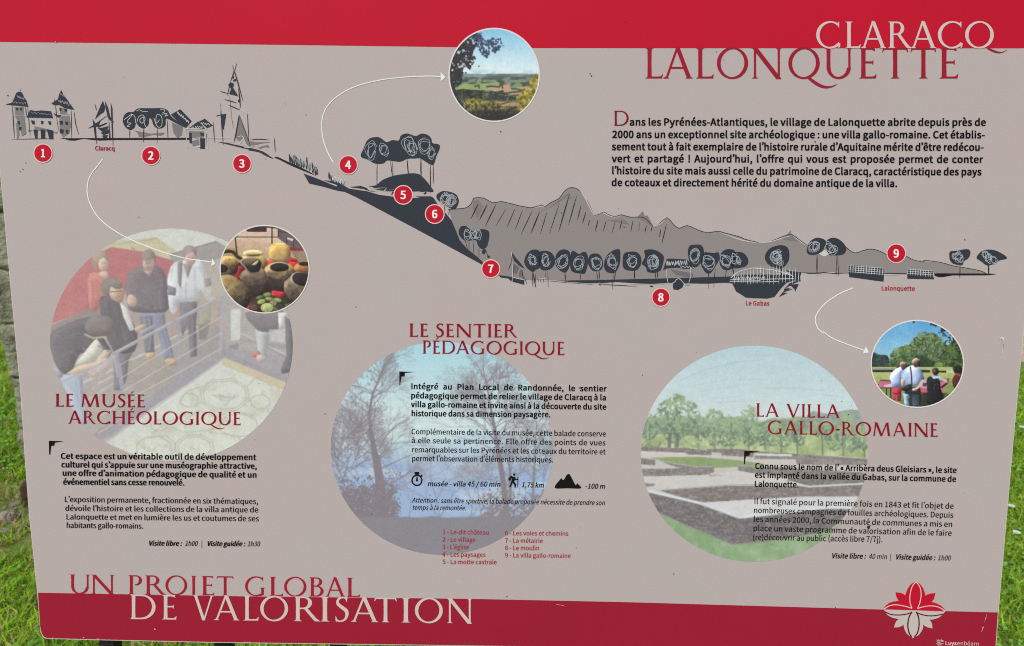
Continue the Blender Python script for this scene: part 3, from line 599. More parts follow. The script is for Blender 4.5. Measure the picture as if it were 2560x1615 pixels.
BB = 12.0
def block(name, rows, cap, rgb=BLACK, bold=0, italic=0, label=None, layer=7):
    f = Flat()
    for r in rows: put_line(f, *r[:5], cap=r[5].get('cap', cap) if len(r) > 5 else cap, bold=r[5].get('bold', bold) if len(r) > 5 else bold, italic=r[5].get('italic', italic) if len(r) > 5 else italic, fit=(len(r) > 5 and r[5].get('fit', False)))
    return f.build(name, rgb, layer, label=label)
FIT = {'fit': True}
block('intro_lettering', [
    ('ans les Pyrénées-Atlantiques, le village de Lalonquette abrite depuis près de', 1573, 313.6, 2464.7, 314.2),
    ('2000 ans un exceptionnel site archéologique : une villa gallo-romaine. Cet établis-', 1530, 344.6, 2462, 345.6),
    ('sement tout à fait exemplaire de l’histoire rurale d’Aquitaine mérite d’être redécou-', 1529, 375, 2459, 376.5),
    ('vert et partagé ! Aujourd’hui, l’offre qui vous est proposée permet de conter', 1529, 405, 2457, 407),
    ('l’histoire du site mais aussi celle du patrimoine de Claracq, caractéristique des pays', 1528.5, 434.8, 2453.6, 438),
    ('de coteaux et directement hérité du domaine antique de la villa.', 1528, 464.6, 2243.7, 467, FIT)], 17.6, bold=BB, label='bold black paragraph below the title')
block('body_lettering', [
    ('Cet espace est un véritable outil de développement', 152, 1146.5, 641, 1149.5),
    ('culturel qui s’appuie sur une muséographie attractive,', 153.5, 1167.7, 643, 1171.4),
    ('une offre d’animation pédagogique de qualité et un', 156, 1188.7, 643, 1193.6),
    ('événementiel sans cesse renouvelé.', 158, 1211, 462, 1213, FIT)], 14.2, bold=BB, label='bold paragraph about the museum')
block('body_lettering', [
    ('L’exposition permanente, fractionnée en six thématiques,', 161, 1254.4, 646, 1259.6),
    ('dévoile l’histoire et les collections de la villa antique de', 163, 1276.5, 646.5, 1280.5),
    ('Lalonquette et met en lumière les us et coutumes de ses', 165, 1298, 647.7, 1302.6),
    ('habitants gallo-romains.', 166, 1319, 359, 1321, FIT)], 13.6, bold=5.0, label='regular paragraph about the exhibition')
BI = {'fit': True, 'bold': BB, 'italic': 0.2}; RI = {'fit': True, 'bold': 3, 'italic': 0.2}
block('caption_lettering', [
    ('Visite libre :', 371.5, 1363.4, 455, 1363.9, BI), ('1h00', 462, 1363.9, 494, 1364.1, RI), ('|', 503, 1364.2, 507, 1364.2, FIT),
    ('Visite guidée :', 517.5, 1364.2, 613, 1364.8, BI), ('1h30', 618, 1364.8, 650, 1365, RI)], 12.0, label='italic visiting times below the museum text')
block('body_lettering', [
    ('Intégré au Plan Local de Randonnée, le sentier', 1026.8, 972, 1516.5, 978),
    ('pédagogique permet de relier le village de Claracq à la', 1026.8, 995, 1516, 1000.3),
    ('villa gallo-romaine et invite ainsi à la découverte du site', 1027.5, 1017, 1516, 1023.5),
    ('historique dans sa dimension paysagère.', 1028, 1039.8, 1377, 1042.4, FIT)], 13.8, bold=BB, label='bold paragraph about the trail')
block('body_lettering', [
    ('Complémentaire de la visite du musée, cette balade conserve', 1028, 1085, 1515, 1090.6),
    ('à elle seule sa pertinence. Elle offre des points de vues', 1028, 1107, 1514, 1113),
    ('remarquables sur les Pyrénées et les coteaux du territoire et', 1029, 1129.8, 1514, 1135.5),
    ('permet l’observation d’éléments historiques.', 1029, 1152, 1384, 1155.4, FIT)], 13.4, bold=5.0, label='regular paragraph about the walk')
SI = {'fit': False, 'bold': 7, 'italic': 0.2}
block('caption_lettering', [
    ('musée - villa 45 / 60 min', 1068, 1214.6, 1251, 1216.2, SI)], 12.2, label='italic walking time beside the stopwatch')
block('caption_lettering', [('1,75 km', 1303, 1217.2, 1359.7, 1218.6, SI)], 12.2, label='italic distance beside the hiker')
block('caption_lettering', [('-100 m', 1462, 1220.6, 1512.5, 1221.4, SI)], 12.2, label='italic drop beside the mountain icon')
block('caption_lettering', [
    ('Attention : sans être sportive, la balade proposée nécessite de prendre son', 1030, 1255.7, 1512, 1262.3, {'bold': 4, 'italic': 0.2}),
    ('temps à la remontée.', 1030, 1274, 1166, 1275.2, {'fit': True, 'bold': 4, 'italic': 0.2})], 12.0, label='italic warning below the icons')
LEG = (160, 38, 56)
block('legend_lettering', [
    ('1 - Le-dit château', 1106, 1334.6, 1222.7, 1336, FIT), ('2 - Le village', 1105.6, 1353.6, 1189.4, 1354, FIT), ('3 - L’église', 1106, 1372, 1173, 1372.6, FIT),
    ('4 - Les paysages', 1105.6, 1390.8, 1214, 1391.4, FIT), ('5 - La motte castrale', 1106, 1409, 1242, 1410, FIT),
    ('6 - Les voies et chemins', 1262, 1337.2, 1421, 1338.6, FIT), ('7 - La métairie', 1262, 1355.8, 1357, 1356.6, FIT),
    ('8 - Le moulin', 1262, 1374.2, 1348.5, 1375, FIT), ('9 - La villa gallo-romaine', 1262, 1392.6, 1427, 1394.2, FIT)], 11.0, LEG, bold=5.0, label='red list of nine numbered places')
block('body_lettering', [
    ('Connu sous le nom de l’ « Arribèra deus Gleisiars », le site', 1886.8, 1171.4, 2391.4, 1182),
    ('est implanté dans la vallée du Gabas, sur la commune de', 1886, 1193.4, 2390, 1204),
    ('Lalonquette.', 1885, 1216, 1997, 1218, FIT)], 14.2, bold=BB, label='bold paragraph about the villa')
block('body_lettering', [
    ('Il fut signalé pour la première fois en 1843 et fit l’objet de', 1884, 1259, 2384, 1271.5),
    ('nombreuses campagnes de fouilles archéologiques. Depuis', 1883, 1281.5, 2383, 1294),
    ('les années 2000, la Communauté de communes a mis en', 1882.7, 1303.5, 2381, 1316.8),
    ('place un vaste programme de valorisation afin de le faire', 1881.9, 1326.3, 2379, 1338.8),
    ('(re)découvrir au public (accès libre 7/7j).', 1881, 1349, 2206.6, 1354.6, FIT)], 14.0, bold=5.0, label='regular paragraph about the excavations')
block('caption_lettering', [
    ('Visite libre :', 2078, 1394.8, 2164, 1396.2, BI), ('40 min', 2170.5, 1396.3, 2217, 1397.2, RI), ('|', 2224, 1397.4, 2228, 1397.4, FIT),
    ('Visite guidée :', 2237.7, 1397.6, 2337.4, 1399.6, BI), ('1h00', 2343, 1399.8, 2376, 1400.5, RI)], 12.4, label='italic visiting times below the villa text')
block('place_lettering', [('Claracq', 237.8, 375.6, 287.8, 376.2, FIT)], 10.6, (166, 26, 48), bold=8, label='small red name Claracq')
block('place_lettering', [('Le Gabas', 1863, 762.6, 1923.4, 763.4, FIT)], 10.6, (166, 26, 48), bold=8, label='small red name Le Gabas')
block('place_lettering', [('Lalonquette', 2202.4, 725.2, 2286.7, 726.2, FIT)], 10.6, (166, 26, 48), bold=8, label='small red name Lalonquette')
logo = block('maker_logo', [('Luys', 2361.8, 1611.8, 2391, 1612.2, {'fit': True, 'bold': 9}), ('enbéarn', 2391.5, 1612.2, 2447.6, 1613.4, {'fit': True, 'bold': 0})], 9.6, (214, 190, 188), layer=6, label='small pale lettering Luysenbéarn with a feather mark')
zl = Z(2160, 1420, 400 / 2408)
f = Flat()
for q in ('1085 1075 1120 1100 1160 1150', '1110 1068 1150 1095 1195 1105', '1075 1130 1110 1145 1130 1174', '1090 1100 1125 1130 1150 1165', '1150 1062 1165 1085 1200 1088', '1135 1150 1170 1135 1200 1140'):
    f.line(zl(q), 1.5, 'both', 5)
f.build('feather_mark', (214, 190, 188), 6, logo)

# ------------------------------------------------------------------ markers, arrows, small emblems
WHITE = (226, 220, 218)
for n, cx, cy, r in ((1, 108.4, 383, 23.8), (2, 378, 389, 23.8), (3, 605.5, 409, 23.8), (4, 871, 412.2, 23.8), (5, 1008.4, 487.2, 24.2), (6, 1087, 535, 24.4), (7, 1227, 671.8, 23.3), (8, 1652, 743, 23.3), (9, 2240, 633.4, 24.3)):
    m = Flat().ell(cx, cy, r - 1.6, r - 1.6, 48).build('numbered_marker', (184, 26, 48), 6, label='round red marker reading %d' % n)
    Flat().ring(cx, cy, r + 0.3, r + 0.3, 2.4).build('marker_ring', (222, 190, 190), 7, m)
    f = Flat(); wd = 15.0 if n != 1 else 11.5
    put_line(f, str(n), cx - wd / 2, cy + 10, cx + wd / 2, cy + 10, 20.0, bold=13, fit=True); f.build('numeral', (232, 226, 224), 8, m)
AW = (226, 229, 226)
def arrow(path, head, lab):
    a = Flat().line(path, 2.5, None, 8).build('curved_arrow', AW, 5, label=lab)
    Flat().poly(head).build('arrow_head', AW, 5, a)
arrow(z2('805 1400 760 1320 722 1220 704 1100 715 990 770 890 880 800 1020 735 1200 690 1400 665 1600 655 1732 660'), z2('1725 620 1765 665 1728 700'), 'thin white curved arrow pointing at the landscape photo')
arrow([(257.5, 398), (241, 419), (232.6, 429)] + z5('765 165 753 230 753 290 775 370 830 470 920 560 1060 650 1200 715 1400 790 1600 845 1815 876'), z5('1828 845 1852 893 1815 912'), 'thin white curved arrow pointing at the photo of pots')
zg = Z(1560, 780, 1000 / 2408)
arrow(z8('935 1100 820 1150 700 1230 632 1310 612 1370 630 1440 680 1490') + zg('1200 120 1250 155 1320 185 1445 231'), zg('1455 205 1473 243 1437 250'), 'thin white curved arrow pointing at the photo of people')
zm = Z(0, 800, 800 / 2408); zt = Z(780, 780, 800 / 2408)
for q, lab in ((zm('370 908 487 911 412 921 411 943 386 946 379 1013 372 1010'), 0), (zt('658 447 775 450 698 458 698 481 672 486 664 552 658 548'), 0), (zg('723 835 819 837 757 847 755 862 733 866 726 917 721 914'), 0)):
    Flat().poly(q).build('corner_mark', (22, 18, 19), 7)
INKB = (24, 20, 22)
Flat().ring(*zt('790 1265')[0], 14.0, 14.4, 3.6).poly(zt('771 1202 808 1202 806 1220 798 1224 782 1224 773 1220')).poly(zt('815 1226 824 1220 834 1232 826 1240')).poly(zt('787 1238 794 1238 798 1268 790 1276 782 1268')).build('stopwatch_icon', INKB, 7)
h = Flat().ell(*zt('1522 1221')[0], 3.3, 3.1, 20)
h.blob(zt('1478 1260 1488 1240 1500 1230 1508 1234 1496 1262 1484 1268'), 3).poly(zt('1508 1236 1528 1238 1532 1252 1548 1256 1546 1264 1526 1262 1522 1276 1538 1296 1532 1318 1522 1318 1524 1300 1508 1284 1500 1306 1492 1318 1483 1314 1492 1298 1500 1272')).poly(zt('1546 1238 1553 1238 1551 1318 1546 1318'))
h.build('hiker_icon', INKB, 7)
Flat().blob(zt('1826 1322 1866 1260 1878 1250 1892 1264 1916 1226 1929 1218 1944 1228 1982 1300 1995 1287 2006 1297 2023 1325 1920 1324'), 3).build('mountain_icon', INKB, 7)

em = Flat().poly(zl('780 205 730 222 690 255 655 310 630 370 618 408 590 388 550 370 472 362 480 410 495 450 520 490 470 496 420 505 370 525 320 565 292 616 765 634 1220 648 1200 605 1150 560 1090 528 1015 508 1050 460 1072 374 1010 378 960 392 920 412 910 360 880 290 840 235'))
em = em.build('lotus_emblem', RED, 6, label='red and pale lotus flower emblem straddling the dark band')
LW = 2.2
Flat().line(zl('780 205 730 260 700 340 686 430 690 520 718 604'), LW, None, 4).line(zl('780 205 825 260 852 340 853 430 835 520 800 606'), LW, None, 4).line(zl('298 614 370 568 450 550 540 556 640 578 718 604'), LW, None, 4).line(zl('800 606 870 584 970 566 1070 572 1150 600 1218 648'), LW, None, 4).build('petal_outline', (226, 186, 184), 7, em)
lp = Flat().poly(zl('296 622 765 634 1218 650 1180 700 1120 745 1040 770 975 775 1005 800 1022 850 1026 905 960 892 915 870 888 850 885 900 862 950 820 1005 780 1028 728 1054 690 1025 640 985 605 920 590 850 560 872 510 888 446 892 462 840 480 800 520 766 450 752 390 730 340 695'))
lp.build('lower_petals', (188, 180, 177), 6, em)
Flat().line(zl('315 655 380 688 460 702 550 702 640 688 700 668'), LW * 1.3, None, 4).line(zl('790 668 860 695 940 712 1020 716 1110 706 1190 688'), LW * 1.3, None, 4).line(zl('718 655 680 720 660 800 656 880 675 970 715 1040'), LW * 1.5, None, 4).line(zl('780 655 812 720 824 800 822 880 800 970 752 1040'), LW * 1.5, None, 4).build('petal_outline', (96, 16, 30), 7, em)

# ------------------------------------------------------------------ the ink drawing of the valley
SCR = (168, 176, 183)
def scribble(f, cx, cy, rx, ry, loops=4, wdt=1.3, seed=0, slant=0.0):
    """pen loops over a crown, drawn without lifting the pen"""
    r = random.Random(seed); pts = []
    n = loops * 7
    for k in range(n):
        a = k / 7 * 2 * math.pi + r.uniform(-.35, .35); q = r.uniform(0.62, 1.0)
        ox, oy = rx * 0.22 * math.sin(k * 0.8 + seed), ry * 0.18 * math.cos(k * 0.63 + seed)
        x, y = rx * q * math.cos(a) * 0.85 + ox, ry * q * math.sin(a) * 0.85 + oy
        pts.append((cx + x + slant * y, cy + y))
    f.line(pts, wdt, None, 5); return f
def zigzag(f, x0, y0, x1, y1, h, n, wdt=1.2, seed=0):
    r = random.Random(seed); pts = []
    for k in range(n):
        t = k / (n - 1); pts.append((x0 + (x1 - x0) * t + r.uniform(-1, 1), y0 + (y1 - y0) * t + (h if k % 2 else -h) * r.uniform(.5, 1)))
    f.line(pts, wdt, None, 3); return f

# far mountains
mt = z6('1810 470 1790 430 1830 418 1930 412 1962 400 1990 372 2008 330') + z7('-60 326 0 323 50 335 110 368 180 358 260 375 430 410 530 388 555 405 600 372 680 330 720 275 760 243 800 238 850 260 890 310 930 370 960 430 985 478 1060 450 1100 470 1160 487 1215 472 1290 493 1390 493 1440 520 1490 567 1540 550 1608 495 1660 550 1712 587 1780 562 1860 595 1950 625 2040 612 2100 625 2250 670') + z8('0 680 130 710 220 703 330 660 410 642 480 690 545 738 620 770 700 790 800 770 880 753 920 785 960 798 1050 770 1110 767 1170 785 1225 818 1390 826 1460 860 1540 873 1690 880 1800 910 1920 930 2040 955 2085 982 1600 985 880 975 600 972 490 965 380 960 200 985') + z7('2170 1005 1500 1020 700 1035 380 1030 170 992') + z6('2085 880 2050 840 1950 760 1890 690 1850 590 1820 520')
mtn = Flat().poly(mt).build('mountain_drawing', GREY, 3, label='grey wash mountain range with hatching')
f = Flat()
for q in ('1350 490 1400 440 1418 482 1440 476 1470 530 1490 580 1400 520', '1080 515 1240 512 1285 555 1230 545', '590 410 690 335 770 275 770 300 730 330 640 390 470 470', '740 330 810 315 760 345'): f.poly(z7(q))
f.poly(z8('330 685 370 640 405 602 402 640 480 702')).poly(z6('2010 350 2050 340 2090 400 2040 510 2000 420')).build('mountain_shade', (122, 117, 119), 4, mtn)
f = Flat()
f.line(z7('985 487 1030 462 1060 455 1110 480 1160 492 1215 478'), 2.0, 'both', 3).line(z7('860 265 905 330 950 420 985 485'), 2.2, 'both', 3).line(z7('2060 622 2250 688 2400 716'), 2.4, 'both', 3).line(z8('100 712 220 704 330 670 410 650'), 2.0, 'both', 3).line(z8('420 655 480 700 545 742'), 2.0, 'both', 3).line(z7('1470 570 1540 556 1600 505'), 1.8, 'both', 3).line(z7('470 412 530 396 552 410'), 1.8, 'both', 3)
f.poly(z8('640 808 700 770 730 810 690 830')).build('snow_highlight', (198, 193, 191), 5, mtn)
out = mt[:0] + z6('1790 425 1870 420 1930 414 1962 400 1990 372 2008 330') + z7('-56 328 0 323 50 335 110 368 180 356 260 374 430 410 530 386 555 405 600 370 680 330 720 275 760 243 800 237 850 258 890 306 930 368 960 430 988 478 1060 448 1100 468 1160 487 1215 470 1290 491 1390 491 1440 518 1490 567 1540 550 1608 495 1660 550 1712 587 1780 562 1860 595 1950 625 2040 612 2100 625 2250 666') + z8('0 678 130 710 220 703 330 658 410 640 480 690 545 735')
Fo = Flat().line(out, 1.5, None, 2).line(z8('878 750 920 785 960 798 1050 770 1110 767 1170 785 1225 815'), 1.5, None, 3).line(z8('1392 825 1460 860 1545 875 1550 862 1690 880 1800 910 1920 930 2040 955 2085 980'), 1.4, None, 3)
for q, wd in (('65 385 0 510', 1), ('138 380 45 570', 2.2), ('225 415 135 570', 1), ('300 420 232 577', 1.5), ('365 432 303 598', 1.4), ('450 435 352 640', 1.5), ('513 445 437 632', 2.6), ('577 445 518 635', 1.3), ('683 372 597 630', 1.3), ('770 290 675 620', 2.4), ('830 310 762 555', 2), ('870 385 838 515', 1.8), ('910 448 880 545', 2), ('945 512 930 565', 1.4), ('1015 510 990 618', 2.2), ('1085 520 1057 620', 1.3), ('1165 520 1132 635', 1), ('1220 520 1200 600', 1.8), ('1315 520 1295 620', 1.5), ('1370 535 1365 610', 0.8), ('1430 560 1418 625', 1.8), ('1480 565 1470 615', 1.5), ('1553 595 1543 665', 1.8), ('1603 550 1563 718', 1.8)):
    a = z7(q); Fo.stroke(a[0], a[1], wd + .4)
for q, wd in (('2050 375 1985 507', 2.2), ('2125 375 2055 520', 1)):
    a = z6(q); Fo.stroke(a[0], a[1], wd + .4)
Fo.build('hatching', (44, 44, 48), 5, mtn)

# chateau
c = Flat()
c.poly(z1('48 900 105 882 125 842 140 802 165 786 190 795 206 830 228 862 246 918')).poly(z1('230 1010 262 945 300 955 360 950 440 957 458 1016')).poly(z1('444 890 500 852 513 805 530 774 545 815 575 850 602 890 642 944 560 930 510 902 470 906'))
for q in ('138 925 158 928 157 952 142 948', '172 926 192 930 190 954 176 950', '148 1040 175 1044 174 1072 158 1068', '163 1090 188 1092 186 1122 168 1118', '268 1035 299 1038 300 1072 278 1066', '352 1040 376 1042 370 1070 356 1066', '414 1042 440 1044 442 1074 422 1070', '288 1115 326 1116 323 1190 305 1190', '352 1112 391 1116 390 1196 356 1192', '405 1110 461 1126 459 1199 425 1195', '512 930 532 932 530 956 516 954', '552 935 577 938 576 962 560 960', '511 1040 545 1042 540 1076 518 1070', '560 1045 590 1048 588 1078 566 1072', '516 1110 550 1114 548 1150 520 1146', '566 1115 592 1118 590 1152 570 1148'): c.poly(z1(q))
for q, wd in (('108 905 125 1185', 2), ('220 915 232 1010', 1.6), ('238 900 262 1180', 1.3), ('478 905 490 1000', 1.6), ('615 940 617 1195', 1.4), ('470 850 476 905', 1.2), ('100 1198 470 1191', 1.4), ('486 990 505 1130', 1.1)):
    a = z1(q); c.stroke(a[0], a[1], wd)
c.line(z1('640 960 652 1060 678 1158'), 1.8, 'both', 4).blob(z1('462 972 500 990 526 990 510 1011 480 996'), 3)
c.line(z1('175 768 178 782'), 1.2).ell(*z1('70 822')[0], 1.6, 1.8, 10)
ch = c.build('castle_drawing', SLATE, 5, label='ink sketch of a chateau with two towers')
f = Flat()
for q in ('126 920 202 918 216 1050 228 1150 190 1172 165 1060 135 1012', '138 1055 165 1060 168 1165 150 1205', '298 1085 456 1120 462 1140 300 1120', '238 1118 282 1118 254 1138', '464 1138 500 1132 482 1152', '514 1000 596 994 610 1080 596 1145 570 1162 545 1182 514 1140', '512 925 580 930 575 975 520 985'): f.poly(z1(q))
f.build('grey_wash', (124, 120, 121), 4, ch)
f = Flat(); zigzag(f, *z1('150 830')[0], *z1('215 850')[0], 4, 9, 0.8, 1); zigzag(f, *z1('110 880')[0], *z1('225 890')[0], 3, 10, 0.7, 2); zigzag(f, *z1('500 860')[0], *z1('600 900')[0], 5, 11, 0.9, 3); zigzag(f, *z1('520 805')[0], *z1('560 830')[0], 3, 6, 0.7, 4)
zigzag(f, *z1('270 968')[0], *z1('440 985')[0], 1.6, 12, 0.7, 5); f.line(z1('110 990 160 998 232 994'), 0.9).line(z1('520 985 600 980'), 1.1); f.build('pen_highlight', SCR, 6, ch)

# cypress
c = Flat()
c.poly(z1('885 866 906 920 896 962 860 986 818 1028 836 980')).poly(z1('904 865 932 930 948 1002 984 1054 955 1040 930 1016 910 930')).poly(z1('953 882 968 930 970 1010 975 1190 965 1190 958 1010')).poly(z1('755 1107 830 1058 915 998 926 994 870 1036 836 1078')).poly(z1('797 1020 820 1060 862 1045 850 1080 825 1090 834 1212 818 1182'))
for q in ('830 1088 925 1052 915 1066 850 1096', '840 1100 872 1100 935 1085 925 1112 880 1132 862 1118', '868 1140 942 1112 948 1140 890 1162', '878 1166 930 1160 920 1182 895 1192', '936 1000 952 1190 940 1190'): c.poly(z1(q))
for q, wd in (('818 895 832 950', 1.6), ('972 1190 974 1260', 1.2), ('832 1205 832 1240', 1.2)):
    a = z1(q); c.stroke(a[0], a[1], wd)
cy = c.build('cypress_drawing', SLATE, 5, label='ink sketch of a pointed tree above the name Claracq')
# village
c = Flat()
c.blob(z1('1058 1030 1072 988 1105 965 1150 962 1190 933 1300 931 1400 931 1445 952 1480 1008 1600 1097 1520 1062 1432 1018 1425 1070 1400 1098 1360 1104 1325 1082 1305 1028 1283 1018 1278 1070 1240 1104 1195 1086 1172 1052 1160 1092 1130 1116 1095 1106 1066 1072'), 3).poly(z1('1470 986 1552 939 1650 1041 1600 1099 1555 1072')).poly(z1('1618 1106 1706 1044 1742 1076 1768 1113')).poly(z1('1712 1046 1763 1021 1832 1079 1782 1101 1745 1070'))
for q, wd in (('1117 1110 1117 1185', 1.8), ('1238 1100 1236 1225', 2.6), ('1355 1095 1352 1240', 1.2), ('1440 1030 1446 1210', 1.5), ('1776 1108 1784 1268', 1.8), ('1832 1040 1848 1230', 1.8)):
    a = z1(q); c.stroke(a[0], a[1], wd)
for q in ('1626 1140 1650 1144 1652 1232 1632 1230', '1722 1140 1756 1146 1754 1168 1726 1166', '1718 1188 1763 1190 1762 1282 1720 1276'): c.poly(z1(q))
vi = c.build('village_drawing', SLATE, 5, label='ink sketch of village trees, barn and cottage')
f = Flat()
for q in ('1478 1052 1572 1090 1566 1160 1525 1190 1492 1140', '1155 1122 1300 1150 1400 1140 1420 1150 1380 1166 1320 1158 1230 1180 1195 1175 1188 1148', '1622 1128 1756 1130 1755 1180 1690 1190 1640 1180', '1650 1215 1720 1195 1720 1240 1660 1258'): f.poly(z1(q))
f.build('grey_wash', (120, 116, 118), 4, vi)
f = Flat()
for q in ('1070 1030 1110 1000 1140 985 1095 1050 1130 1060 1095 1085 1120 1090', '1180 1050 1195 1005 1230 990 1250 1030 1220 1060 1205 1030 1235 1010 1245 1070 1280 1120', '1325 1015 1350 1080 1375 1095 1395 1070 1390 1000 1350 990 1345 1060 1375 1030', '1130 980 1160 1000 1170 1060', '1176 955 1200 945 1230 958 1275 962', '1380 945 1410 940 1420 960 1400 970', '1395 985 1440 975 1420 1000 1450 990'): f.line(z1(q), 1.1, None, 4)
zigzag(f, *z1('1525 965')[0], *z1('1625 1050')[0], 4, 16, 1.2, 7); zigzag(f, *z1('1645 1100')[0], *z1('1750 1090')[0], 4, 12, 0.9, 8); zigzag(f, *z1('1735 1060')[0], *z1('1810 1072')[0], 4, 9, 0.9, 9)
f.line(z1('1602 1110 1606 1266 1700 1268'), 1.1).line(z1('1600 1108 1705 1105 1775 1116 1786 1180 1786 1280'), 1.2).line(z1('1680 1190 1720 1182 1722 1262 1660 1268'), 1.3).line(z1('1786 1187 1980 1185'), 0.9)
f.build('pen_highlight', (204, 208, 208), 6, vi)
# ground line under castle and village
Flat().poly(z1('508 1186 580 1189 1000 1187 1640 1186 1640 1201 1000 1203 860 1208 780 1201 720 1193 640 1209 600 1207 560 1196')).build('ground_line', (34, 34, 38), 5)
# church
c = Flat()
for q, wd in (('2036 541 2020 612', 1.4), ('2020 612 1985 692', 2), ('1985 692 1956 822', 1.8), ('1894 785 1960 804', 2), ('1960 804 2058 827', 1.6), ('1930 854 2040 886', 2.2), ('1966 904 2070 947', 2.4), ('1895 888 1920 1248', 2.6), ('1975 820 1994 1020', 0.8), ('1990 1000 2011 1112', 0.8), ('2128 960 2141 1210', 1.8), ('2360 1185 2368 1312', 2), ('2060 990 2166 1284', 1.8), ('1855 998 1905 988', 1.8), ('2012 600 1990 700', 1)):
    a = z1(q); c.stroke(a[0], a[1], wd)
c.line(z1('2000 560 2035 670 2060 760 2092 872'), 2.8, 'both', 4).line(z1('2052 760 2062 840 2068 928'), 3.2, 'both', 4)
c.blob(z1('1964 732 1985 711 2012 720 2006 752 2022 780 2046 824 2005 808 1974 804 1988 765'), 3).ell(*z1('2020 690')[0], 4.5, 2.8, 14, -0.5).ell(*z1('2006 665')[0], 2.5, 3, 12).ell(*z1('2056 868')[0], 2.5, 4, 12)
c.poly(z1('1898 985 1947 979 1925 1112 1911 1112')).poly(z1('2055 986 2062 1012 2030 1180 2010 1232'))
c.poly(z1('2145 1203 2200 1194 2260 1194 2328 1204 2230 1201')).poly(z1('1872 1221 1960 1228 2010 1242 2165 1275 2232 1290 2200 1296 2100 1276 1960 1242')).blob(z1('2130 1290 2200 1288 2260 1302 2310 1334 2352 1366 2290 1342 2225 1308'), 3)
cc = c.build('church_drawing', SLATE, 5, label='ink sketch of a church with a tall spire')
f = Flat()
for q in ('2060 992 2145 1215 2150 1262 2120 1240 2095 1180 2060 1215 2040 1200 2032 1185', '2150 1212 2200 1222 2335 1222 2230 1237 2180 1262 2150 1240', '2222 1266 2306 1244 2320 1272 2280 1264 2235 1282'): f.poly(z1(q))
f.build('grey_wash', (122, 118, 119), 4, cc)
f = Flat().line(z1('2068 945 2105 962 2146 981'), 1.3).line(z1('2130 950 2124 1000'), 1.0).line(z1('2045 1180 2080 1170 2098 1190 2060 1240'), 1.2, None, 3).line(z1('2100 1270 2160 1268 2200 1250 2240 1262'), 1.0, None, 3).line(z1('1893 890 1897 960'), 1.2); f.build('pen_highlight', (204, 208, 208), 6, cc)

# slope below the church with bushes
c = Flat().blob(z2('294 1352 330 1352 400 1385 500 1428 600 1478 638 1504 560 1474 440 1424 350 1378'), 3).build('slope_line', (40, 41, 46), 5)
c = Flat()
r = random.Random(4)
for x, y, h in ((432, 1395, 75), (452, 1410, 60), (470, 1412, 85), (490, 1425, 90), (508, 1428, 70), (528, 1440, 80), (548, 1440, 60), (575, 1450, 105), (600, 1465, 60), (628, 1485, 95), (650, 1505, 80), (664, 1500, 70)):
    p = z2([x, y])[0]; hh = h * K
    c.blob([(p[0] - 2.6, p[1] - hh * .35), (p[0] + r.uniform(-4, 1), p[1] - hh), (p[0] + 2.4, p[1] - hh * .4), (p[0] + 1, p[1]), (p[0] - 1.5, p[1])], 3)
bs = c.build('bush_drawing', SLATE, 5, label='row of small pointed bushes on the slope')
f = Flat(); zigzag(f, *z2('450 1365')[0], *z2('665 1465')[0], 9, 22, 0.9, 12); f.build('pen_highlight', SCR, 6, bs)
c = Flat()
for x, y, h in ((768, 170, 70), (785, 185, 60), (800, 190, 50), (830, 195, 45), (855, 205, 50), (875, 210, 45), (892, 215, 40)):
    p = z6([x, y])[0]; hh = h * K; c.blob([(p[0] - 2.2, p[1] - hh * .4), (p[0] - 1, p[1] - hh), (p[0] + 2, p[1] - hh * .5), (p[0] + .5, p[1])], 3)
bs = c.build('bush_drawing', SLATE, 5, label='tuft of reeds above the hill')
f = Flat(); zigzag(f, *z6('790 145')[0], *z6('905 195')[0], 9, 20, 1.1, 13); f.build('pen_highlight', (204, 208, 210), 6, bs)

# the castle mound and the long dark hill
hill = Flat().poly(z6('547 116 640 150 730 186 790 212 830 228 840 216 720 174 770 178 850 195 940 246 1090 268 1200 300 1320 315 1400 322 1490 326 1550 326 1510 312 1640 312 1665 325 1700 380 1780 470 1820 520 1850 590 1890 690 1950 760 2050 840 2088 880 2086 902 1900 800 1700 692 1500 585 1250 452 1000 320 905 275 830 262 700 225 595 202')).build('hill_drawing', SLATE, 4, label='long dark hillside running down to the river')
Flat().poly(z6('940 232 985 228 1040 222 1090 240 1110 262 1190 275 1120 268 1060 248 1000 240')).poly(z6('1300 296 1312 270 1326 275 1306 300')).poly(z6('1575 292 1600 270 1606 285 1590 296')).build('bank_stroke', SLATE, 5, hill)
md = Flat().blob(z6('1105 224 1165 218 1230 170 1310 138 1400 122 1490 114 1550 128 1610 188 1645 235 1664 273 1600 270 1560 274 1535 268 1480 270 1400 262 1290 268 1222 262 1165 250 1140 232'), 3).build('mound_drawing', SLATE, 5, label='dark castle mound under the group of trees')
Flat().line(z6('1120 250 1180 244 1250 238'), 1.4, 'both').line(z6('1225 272 1245 262 1262 238'), 2.0, 'both').line(z6('1240 262 1330 252'), 1.2, 'both').build('pen_highlight', (188, 186, 186), 6, md)

